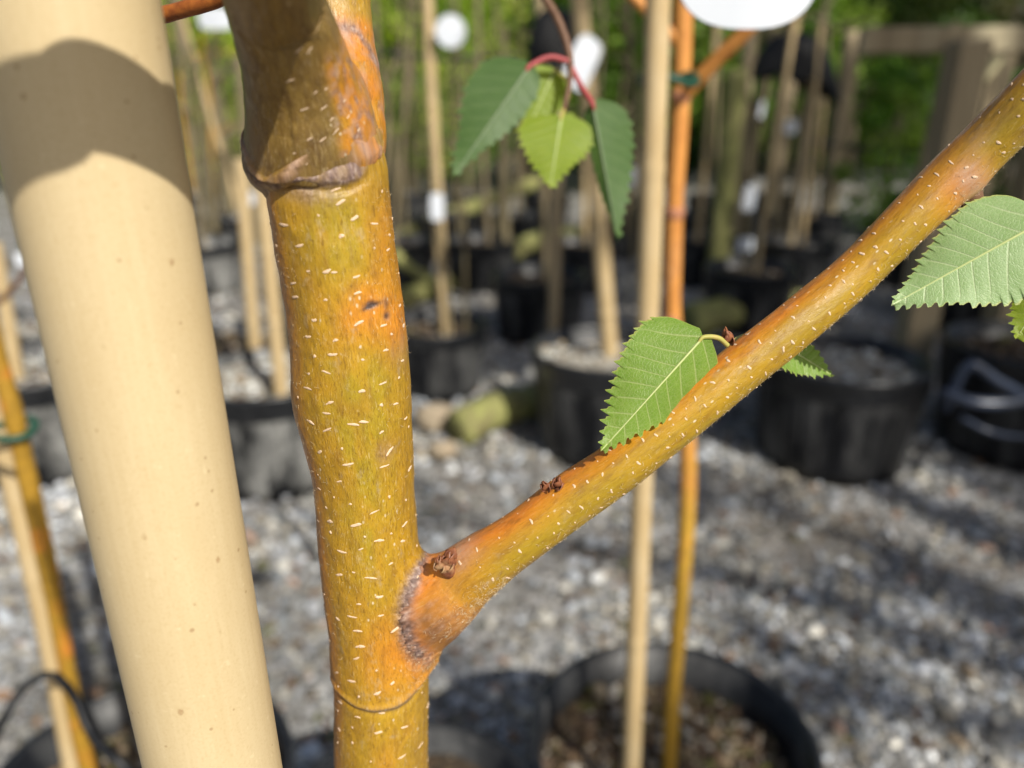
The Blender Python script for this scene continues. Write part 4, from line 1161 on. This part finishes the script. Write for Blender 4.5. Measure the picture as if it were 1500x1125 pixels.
# leader: continues upward behind the limb
cs2, arc2 = catmull(np.array(lp), 520); NS2 = 96
ROW2 = cs2[:, 4][:, None]; th2 = np.linspace(-math.pi, math.pi, NS2, endpoint=False)[None, :]
r2 = np.repeat(cs2[:, 3][:, None], NS2, 1) * (1 + .02 * value_noise(th2 * 3 + 0 * ROW2, ROW2 / 30, 41) + .012 * value_noise(th2 * 8 + 0 * ROW2, ROW2 / 9, 42))
sel2 = np.where((ROW2[:, 0] > -60) & (ROW2[:, 0] < 240))[0]
rl2, l2T, l2B = blend(cs2[sel2, :3], np.repeat(cs2[sel2, 3][:, None], NS2, 1), NS2, .0055, **LB)
r2[sel2] += (np.maximum(rl2 - cs2[sel2, 3][:, None], 0) - .0005 * (l2T - l2B < -.0015)) * (1 - sstep(110, 175, ROW2[sel2]))
v, q, _ = tube_geo(cs2[:, :3], r2, NS2)
def pad2(a, c=cs2, n=NS2): a = np.broadcast_to(a, (len(c), n)).reshape(-1); return np.r_[a, a[0], a[-1]]
b2 = np.stack([np.broadcast_to(np.cos(th2) * .01, (len(cs2), NS2)), np.broadcast_to(np.sin(th2) * .01, (len(cs2), NS2)), np.broadcast_to(-arc2[:, None], (len(cs2), NS2))], -1).reshape(-1, 3)
b2 = np.vstack([b2, b2[0], b2[-1]])
o2 = sstep(30, 60, ROW2) * np.clip(.85 + .5 * value_noise(th2 * 4 + 0 * ROW2, ROW2 / 25, 43), 0, 1)
yl = 62 + 95 * np.maximum(0, np.sin(th2) - .55)
sc2 = gauss(ROW2 - yl, 9) + .8 * np.clip(value_noise(th2 * 7 + 0 * ROW2, ROW2 / 10, 45) - .15, 0, 1) * (ROW2 > 70) * sstep(.5, .9, np.sin(th2))
pk2 = .6 * np.clip(value_noise(th2 * 6 + 0 * ROW2, ROW2 / 14, 46) + .1, 0, 1) * (ROW2 > 60)
leader = ob('leader', v, q, BARK, birch, True, {'bco': ('FLOAT_VECTOR', b2), 'tor': ('FLOAT', pad2(o2)), 'tgr': ('FLOAT', pad2(.2 + 0 * o2)), 'tsc': ('FLOAT', pad2(np.clip(sc2, 0, 1))), 'tpk': ('FLOAT', pad2(np.clip(pk2, 0, 1)))})

# ------------------------------------------------------------------ branch to the right
cs3, arc3 = catmull(bp, 1200); NS3 = 128
CX = cs3[:, 4][:, None]; th3 = np.linspace(-math.pi, math.pi, NS3, endpoint=False)[None, :]
s3, c3 = np.sin(th3), np.cos(th3)       # tube runs left to right: sin<0 is the upper side
# sign check for the upper side is done from geometry
r3 = np.repeat(cs3[:, 3][:, None], NS3, 1)
r3 = r3 * (1 + .014 * value_noise(th3 * 2 + 0 * CX, CX / 60, 51) + .010 * value_noise(th3 * 6 + 0 * CX, CX / 18, 52) + .004 * value_noise(th3 * 20 + 0 * CX, CX / 7, 53))
v, q, _ = tube_geo(cs3[:, :3], r3, NS3)
up3 = (v[:len(cs3) * NS3].reshape(len(cs3), NS3, 3) - cs3[:, None, :3]) @ UP; up3 = up3 / r3
upn = up3
# node near the right end: swelling on the lower right side, and pale ring near the base
r3 = r3 + .0014 * gauss(CX - 1402, 20) * np.maximum(0, -upn)**1.5 + .00035 * gauss(CX - 706, 22)
nb_ = int(np.searchsorted(cs3[:, 4], 770))
rb3, sT3, sB3 = blend(cs3[:nb_:2, :3], np.repeat(cs3[:nb_:2, 3][:, None], NS3, 1), NS3, .0045)
gi = np.maximum(rb3 - cs3[:nb_:2, 3][:, None], 0); df3 = sT3 - sB3
kk3 = np.arange(len(gi))[:, None]
seam_b = gauss(df3, .0030) * (gi > .0004)
vb_, _, _ = tube_geo(cs3[:nb_:2, :3], rb3, NS3, cap=False); rl = vb_ - CAM; pyb = (562.5 - rl @ UP / (rl @ FWD) * FPX).reshape(len(gi), NS3)
seam_b = seam_b * sstep(800, 815, pyb) * (1 - sstep(930, 985, pyb))
add3 = gi - .0006 * (df3 < -.0012) + seam_b * (.0003 + .0006 * value_noise(th3 * 14 + 0 * kk3, kk3 / 2.0, 113) + .0004 * value_noise(th3 * 28 + 0 * kk3, kk3 / 1.0, 114))
idx3 = np.arange(nb_) / 2.0; i0 = np.clip(idx3.astype(int), 0, len(gi) - 1); i1 = np.clip(i0 + 1, 0, len(gi) - 1); fr3 = (idx3 - i0)[:, None]
r3[:nb_] += add3[i0] * (1 - fr3) + add3[i1] * fr3
SEAM3 = np.zeros_like(r3); SEAM3[:nb_] = seam_b[i0] * (1 - fr3) + seam_b[i1] * fr3
NEARJ = np.zeros_like(r3); NEARJ[:nb_] = (np.clip(gi / .0012, 0, 1))[i0]
v, q, _ = tube_geo(cs3[:, :3], r3, NS3)
b3 = np.stack([np.broadcast_to(np.cos(th3) * .0075, (len(cs3), NS3)), np.broadcast_to(np.sin(th3) * .0075, (len(cs3), NS3)), np.broadcast_to(-arc3[:, None], (len(cs3), NS3))], -1).reshape(-1, 3)
b3 = np.vstack([b3, b3[0], b3[-1]])
nb = value_noise(th3 * 3 + 0 * CX, CX / 55, 61)
basem = sstep(680, 640, CX)
t3o = .55 * NEARJ + .40 * basem + sstep(.12, .75, upn + .12 * nb) * (1 - .35 * sstep(1150, 1320, CX)) + .35 * gauss(CX - 672, 45) + .75 * gauss(CX - 1385, 36) * sstep(.6, -.3, upn) + .35 * gauss(CX - 745, 70) * sstep(-.3, .4, upn)
t3g = (1 - basem) * sstep(.25, -.35, upn) * .65 * np.clip(.8 + .5 * nb, 0, 1)
t3s = 1.1 * SEAM3 + .35 * basem * np.clip(value_noise(th3 * 9 + 0 * CX, CX / 5, 63) * 1.3, 0, 1) + .85 * sstep(-.70, -.95, upn + .1 * nb) * sstep(690, 760, CX) + .3 * gauss(CX - 650, 26) * sstep(.4, -.5, upn)
t3p = .75 * gauss(CX - 704, 20) * sstep(-.5, .2, upn + .5 * nb) + .75 * gauss(CX - 1398, 20) * sstep(.3, -.5, upn + .3 * nb) + .3 * gauss(CX - 1440, 45) * gauss(upn, .3)
def pad3(a): a = np.broadcast_to(np.clip(a, 0, 1), (len(cs3), NS3)).reshape(-1); return np.r_[a, a[0], a[-1]]
branch = ob('branch', v, q, BARK2, birch, True, {'bco': ('FLOAT_VECTOR', b3), 'tor': ('FLOAT', pad3(t3o)), 'tgr': ('FLOAT', pad3(t3g)), 'tsc': ('FLOAT', pad3(t3s)), 'tdk': ('FLOAT', pad3(.7 * SEAM3 * np.clip(value_noise(th3 * 20 + 0 * CX, CX / 2, 122) * 1.6, 0, 1))), 'tpk': ('FLOAT', pad3(t3p))})
placed = []; tries = 0
while len(placed) < 175 and tries < 9000:
    tries += 1
    cx = random.uniform(690, 1540); a = random.uniform(-1.5, 1.5)
    if all(math.hypot((cx - x) / 1.0, (math.sin(a) - math.sin(b)) * 38) > 13 for x, b, _ in placed): placed.append((cx, a, random.choice([2.5, 3, 3.5, 4.5, 5.5, 6.5, 7.5])))
for cx, a, ln in placed:
    i = int(np.argmin(np.abs(cs3[:, 4] - cx))); p, o, t, s = surf_frame(cs3[:, :3], r3, i, a, NS3)
    put_lenticel(branch, p, o, t, s, ln * PXM * .66, min(ln, random.uniform(3.2, 5.4)) * PXM * .82, random.gauss(0, .3) )

# dark crust bits on the left of the collar
for (px, py, rr) in [(357, 214, 8), (365, 246, 11), (362, 232, 7), (375, 258, 8), (360, 222, 6)]:
    c = P(px + 2, py, zvert(py, DTR) - .0005); a = ICO_V * np.array([.8, .8, 1.1]) * rr * PXM * RNG.uniform(.7, 1.2, (12, 1)) + c
    ob('bark_crust', a, ICO_F, simple_mat('dark_crust', (.03, .02, .012), (.06, .04, .025), 800, .95, .5, .0004), trunk, False)

# fine hairs and shreds of cuticle
def hairs(name, pts, nor, tan, ln, rad_, parent, m=HAIR):
    n = len(pts); side = np.cross(nor, tan); a = RNG.uniform(0, 6.283, n)[:, None]
    d1 = nor * RNG.uniform(.10, .8, (n, 1)) + (tan * np.cos(a) + side * np.sin(a)); d1 /= np.linalg.norm(d1, axis=1)[:, None]
    d2 = d1 + RNG.normal(0, .5, (n, 3)); d2 /= np.linalg.norm(d2, axis=1)[:, None]
    L = ln[:, None]; p0 = pts; p1 = pts + d1 * L * .5; p2 = p1 + d2 * L * .5
    w1 = np.cross(d1, RNG.normal(size=(n, 3))); w1 /= np.linalg.norm(w1, axis=1)[:, None]; w2 = np.cross(d1, w1)
    V = []
    for p, s in ((p0, 1), (p1, .8), (p2, .25)):
        for k in range(3):
            g = 2 * math.pi * k / 3; V.append(p + (w1 * math.cos(g) + w2 * math.sin(g)) * rad_ * s)
    V = np.stack(V, 1).reshape(-1, 3)
    f = []
    for a_ in (0, 3):
        for k in range(3): f.append((a_ + k, a_ + (k + 1) % 3, a_ + 3 + (k + 1) % 3, a_ + 3 + k))
    F = (np.array(f)[None] + (np.arange(n) * 9)[:, None, None]).reshape(-1, 4)
    o = ob(name, V, F, m, parent, True); o['kind'] = 'stuff'
def scatter_hairs(C, Rr, key, ns, pick, n, parent, ln=(.0006, .0018), rad_=.00004):
    Pn, On, Tn = [], [], []
    while len(Pn) < n:
        x, a = pick(); i = int(np.argmin(np.abs(key - x))); p, o, t, s = surf_frame(C, Rr, i, a, ns)
        Pn.append(p); On.append(o); Tn.append(t)
    hairs('bark_hairs', np.array(Pn), np.array(On), np.array(Tn), RNG.uniform(*ln, n), rad_, parent)
scatter_hairs(cs3[:, :3], r3, cs3[:, 4], NS3, lambda: (random.uniform(640, 730) if random.random() < .35 else random.uniform(690, 1500), random.gauss(1.05, .38)), 900, branch)
scatter_hairs(TR_C, TR_R, TR_ROW, NS, lambda: (random.uniform(270, 1170), random.choice([-1, 1]) * random.uniform(.4, 1.6)), 700, trunk, (.0005, .0013), .00003)
scatter_hairs(TR_C, TR_R, TR_ROW, NS, lambda: (random.uniform(915, 985), random.uniform(.5, 1.5)), 260, trunk, (.0005, .0015), .00004)

# buds: overlapping scales on a short spur
def bud(base, axis, size, parent, nsc=7, m=BUD, openness=.25):
    axis = np.asarray(axis, float); axis /= np.linalg.norm(axis)
    ref = np.array([.3, -1, .2]); e1 = np.cross(axis, ref); e1 /= np.linalg.norm(e1); e2_ = np.cross(axis, e1)
    V = []; F = []
    for k in range(nsc):
        f = k / max(1, nsc - 1); ang = k * 2.4; h0 = size * (f * .45); ln = size * (.55 - .12 * f) ; wd = size * (.30 - .07 * f)
        out = e1 * math.cos(ang) + e2_ * math.sin(ang); sd = np.cross(axis, out); b0_ = len(V)
        for i in range(7):
            a = i / 6; w_ = wd * math.sin(math.pi * min(.98, .12 + .86 * a))**.7 * (1.02 - a**3)
            rr = size * (.20 * (1 - f * .55)) * math.sin(.5 + 2.2 * a) + size * openness * a * (1 - f) * .5
            for j in range(5):
                b_ = (j / 2 - 1)
                V.append(base + axis * (h0 + ln * a) + out * (rr * math.cos(b_ * .9) + .001 * 0) + sd * (w_ * b_))
        for i in range(6):
            for j in range(4): F.append((b0_ + i * 5 + j, b0_ + i * 5 + j + 1, b0_ + i * 5 + 6 + j, b0_ + i * 5 + 5 + j))
    o = ob('bud', np.array(V), F, m, parent, True)
    sm = o.modifiers.new('thick', 'SOLIDIFY'); sm.thickness = size * .05
    return o
def on_branch(px, py, z): return P(px, py, z)
bud(on_branch(650, 833, .2095), UP * .8 + RGT * .42 - FWD * .25, .0085, branch, 8)
bud(on_branch(643, 838, .2085), UP * .9 + RGT * .05 - FWD * .3, .0060, branch, 7, openness=.35)
bud(on_branch(801, 721, .2065), UP * .7 - RGT * .25 - FWD * .4, .0046, branch, 5, openness=.5)
bud(on_branch(812, 718, .2055), UP * .9 + RGT * .35 - FWD * .3, .0050, branch, 5, openness=.6)
bud(on_branch(1068, 507, .2010), UP * .8 - RGT * .25 - FWD * .25, .0062, branch, 6)
simple_tube('spur', [P(663, 842, .2135), P(655, 833, .2105), P(652, 822, .2095)], [.0026, .0024, .0016], BUD, branch, 10, 10, jit=.1)

# ------------------------------------------------------------------ leaves
WU = [0, .015, .05, .10, .18, .27, .36, .46, .58, .70, .80, .88, .94, 1.0]
WW = [.06, .36, .70, .89, .99, 1.0, .94, .83, .655, .46, .30, .18, .09, .0]
def leaf(name, base, tip, normal, hl, hr, m, parent, teeth=15, foldl=0.0, foldr=0.0, curl=0.0, bowl=0.0, veins=7, corrg=.8, ta=1.0, mid=None, pet=None, petm=PETI, petr=.00058, wave=.0009):
    """serrate birch leaf; hl / hr half widths in metres, left / right seen from the normal with the tip ahead"""
    base, tip, normal = (np.asarray(a, float) for a in (base, tip, normal))
    X = tip - base; L = np.linalg.norm(X); X /= L
    Zn = normal - normal.dot(X) * X; Zn /= np.linalg.norm(Zn); Y = np.cross(Zn, X)      # Y = left
    nu, nv = 210, 13
    u = np.linspace(0, 1, nu); wu = np.interp(u, WU, WW)
    kk = np.ones(9) / 9; wu2 = np.convolve(np.pad(wu, 4, 'edge'), kk, 'valid'); wu2[-6:] *= np.linspace(1, 0, 6)
    V = []; lc = []; lco = []
    for side, hw, fold in ((1, hl, foldl), (-1, hr, foldr)):
        ph = .3 if side > 0 else .7
        ft = u * teeth + ph; saw = ft - np.floor(ft)
        tooth = np.where(saw < .72, saw / .72, (1 - saw) / .28)
        ft2 = u * teeth * 2 + ph; saw2 = ft2 - np.floor(ft2); tooth2 = np.where(saw2 < .7, saw2 / .7, (1 - saw2) / .3)
        rt = np.random.default_rng(int(L * 1e6) + side).uniform(.45, 1.5, teeth + 4)
        big_ = rt[np.floor(ft).astype(int)]
        fade = sstep(.04, .16, u) * (1 - sstep(.965, 1.0, u))
        amp = ta * (tooth * .115 * big_ + tooth2 * .035 - .04) * fade
        for j in range(nv):
            vv = j / (nv - 1); vv = vv**.85
            edge = sstep(.72, 1.0, vv)
            y = hw * (wu2 * vv + amp * edge * 1.0)
            x = u * L + hw * .34 * vv * np.interp(u, [0, .1, .5, 1], [-.35, -.25, .0, 0]) + tooth * fade * edge * hw * .07
            cc = (u * L - y * .62 + y * y / max(hw, 1e-4) * .10) / (L / (veins + 2.2)) - .2 + .22 * np.sin(u * 11 + side * 2.1 + L * 900) * (1 - .5 * u)
            corr = -.00015 * corrg * np.cos(2 * math.pi * cc) * np.sin(math.pi * np.clip(vv, 0, 1))**.6 * (1 - .5 * u)
            wv = wave * np.sin(u * 9 + side * 1.3) * vv**2
            zz = y * math.sin(fold) + corr + wv + curl * u**2 - bowl * (vv**2) * wu2
            V.append(base + X * x[:, None] + Y * (side * y * math.cos(fold))[:, None] + Zn * zz[:, None])
            lc.append(np.stack([cc, y / .00033 * np.interp(u, [0, 1], [.75, 1.6]), np.full(nu, vv)], -1))
            lco.append(np.stack([x, side * y, 0 * x], -1))
    V = np.array(V).reshape(-1, 3); F = []
    for s in range(2):
        o_ = s * nv * nu
        a = (np.arange(nv - 1)[:, None] * nu + np.arange(nu - 1)[None, :]).ravel() + o_
        qd = np.stack([a, a + 1, a + nu + 1, a + nu], -1)
        F.append(qd[:, ::-1] if s == 0 else qd)
    F = np.vstack(F)[:, ::-1]
    lf = ob(name, V, F, m, parent, True, {'lfc': ('FLOAT_VECTOR', np.array(lc).reshape(-1, 3)), 'lco': ('FLOAT_VECTOR', np.array(lco).reshape(-1, 3))})
    # raised midrib
    s_ = np.linspace(0, .93, 14)
    simple_tube('midrib', [base + X * (a * L) + Zn * (curl * a * a + .00005) for a in s_], [petr * (.62 - .5 * a) for a in s_], mid or MIDL, lf, 8, 40)
    if pet is not None:
        simple_tube('petiole', [*pet, base, base + X * L * .05], [petr * 1.15] * len(pet) + [petr, petr * .6], petm, lf, 8, 30)
    return lf

def px_leaf(b, t, zb_, zt, hl_px, hr_px, m, parent, nrm=None, pet=None, **kw):
    B, T = P(*b, zb_), P(*t, zt); z = (zb_ + zt) / 2
    nn = -FWD + .0 * UP if nrm is None else nrm
    return leaf('leaf', B, T, nn, hl_px * z / FPX, hr_px * z / FPX, m, parent, pet=pet, **kw)

# centre leaf lying against the branch (tip down left): screen left half is the wide one
lf1 = px_leaf((1030, 494), (880, 661), .198, .194, 70, 82, LEAF, birch, nrm=-FWD + .35 * UP + .1 * RGT, foldl=-.62, foldr=-.12, curl=-.0012, bowl=.0010, teeth=17,
        pet=[P(1066, 506, .2005), P(1052, 495, .1988)], petm=PETI)
tag(lf1, 'bright green serrated leaf lying against the branch')
lf2 = px_leaf((1532, 322), (1306, 446), .186, .193, 88, 82, LEAFB, birch, nrm=-FWD + .45 * UP, foldl=-.10, foldr=-.10, curl=-.0006, bowl=.0012, teeth=19, corrg=.4, ta=.62, pet=[P(1452, 318, .199), P(1500, 322, .196), P(1545, 316, .190)])
tag(lf2, 'pale bluish green leaf at the right edge')
lf3 = px_leaf((1575, 372), (1487, 497), .199, .203, 62, 62, LEAFY, birch, nrm=-FWD + .2 * UP - .5 * RGT, teeth=14, pet=[P(1452, 318, .199), P(1520, 340, .200)])
tag(lf3, 'yellow-green leaf half hidden under the right edge leaf')
lf4 = px_leaf((1115, 486), (1221, 551), .2215, .2235, 46, 46, LEAF, birch, nrm=-FWD + .75 * UP, teeth=13, pet=[P(1068, 505, .206), P(1085, 494, .216)])
tag(lf4, 'leaf tip peeping out below the branch')
simple_tube('spur', [P(1404, 268, .198), P(1424, 294, .199), P(1442, 312, .1995), P(1456, 320, .1995)], [.0036, .0028, .0020, .0013], TWIG, branch, 10, 24, jit=.06)

# upper left twig (sharp, orange brown)
tw = simple_tube('twig', [P(180, 40, .206), P(232, 24, .204), P(275, 12, .201), P(322, -4, .198), P(400, -60, .192), P(470, -120, .188)], [.0019, .0020, .0021, .0022, .0024, .003], TWIGO, birch, 14, 60, jit=.03)

# hanging twig with four leaves; it springs from the leader above the frame and droops into view
ZH = .36
h0 = P(795, -12, ZH)
Ld = cs2[int(len(cs2) * .80), :3]
tw2 = simple_tube('hanging_twig', [Ld, Ld + [.03, .06, .05], [h0[0] - .012, h0[1] - .03, h0[2] + .11], h0 + [-.004, 0, .03], h0, P(814, 22, ZH), P(830, 62, ZH), P(836, 95, ZH), P(832, 135, ZH), P(824, 168, ZH)],
        [.0032, .003, .0026, .0022, .0021, .0020, .0018, .0016, .0013, .0011], TWIG, birch, 10, 110, jit=.04)
la = px_leaf((776, 97), (664, 258), ZH - .004, ZH - .012, 33, 68, LEAFD, birch, nrm=-FWD + .25 * UP, foldl=-.18, foldr=-.1, bowl=.0008, corrg=.3, mid=MIDD, teeth=13, petm=PETR, petr=.0012, pet=[P(836, 91, ZH), P(806, 84, ZH - .002)])
tag(la, 'deep green leaf on the left of the hanging twig')
lb = px_leaf((812, 104), (766, 206), ZH + .008, ZH + .012, 36, 36, LEAFY, birch, nrm=-FWD + .3 * UP + .3 * RGT, teeth=11, pet=[P(834, 120, ZH)], petr=.0009)
tag(lb, 'yellow-green leaf half hidden behind the deep green one')
lc_ = px_leaf((822, 172), (806, 276), ZH - .002, ZH - .014, 50, 58, LEAFY, birch, nrm=-FWD + .3 * UP, teeth=11, bowl=.001, pet=[P(826, 160, ZH)], petr=.0009)
tag(lc_, 'small bright yellow-green leaf pointing down from the hanging twig')
le_ = px_leaf((824, 172), (862, 215), ZH + .004, ZH + .002, 26, 26, LEAFY, birch, nrm=-FWD + .3 * UP + .6 * RGT, teeth=10, petr=.0008)
tag(le_, 'smallest young leaf right of the pointing one')
ld = px_leaf((868, 152), (905, 352), ZH - .004, ZH + .004, 62, 18, LEAFD, birch, nrm=-FWD + .2 * UP + .25 * RGT, foldl=-.15, foldr=-.9, bowl=.001, corrg=.3, mid=MIDD, teeth=13, petm=PETR, petr=.0012, pet=[P(837, 98, ZH), P(852, 128, ZH)])
tag(ld, 'long deep green leaf on the right of the hanging twig')

# a side shoot of the leader, above the frame, carries the big white tag at the top
tgp = P(1098, -52, .40)
Ls = cs2[int(len(cs2) * .93), :3]
simple_tube('side_shoot', [Ls, Ls + [.06, .08, .05], [tgp[0] - .06, tgp[1] - .03, tgp[2] + .17], [tgp[0], tgp[1], tgp[2] + .085], [tgp[0] + .05, tgp[1] + .02, tgp[2] + .06]], [.003, .0028, .0024, .002, .0014], TWIG, birch, 10, 60)
plant_tag(tgp, .078, .062, 'large white plastic tag cut by the top edge of the picture', .1, .058, ex_=.8)
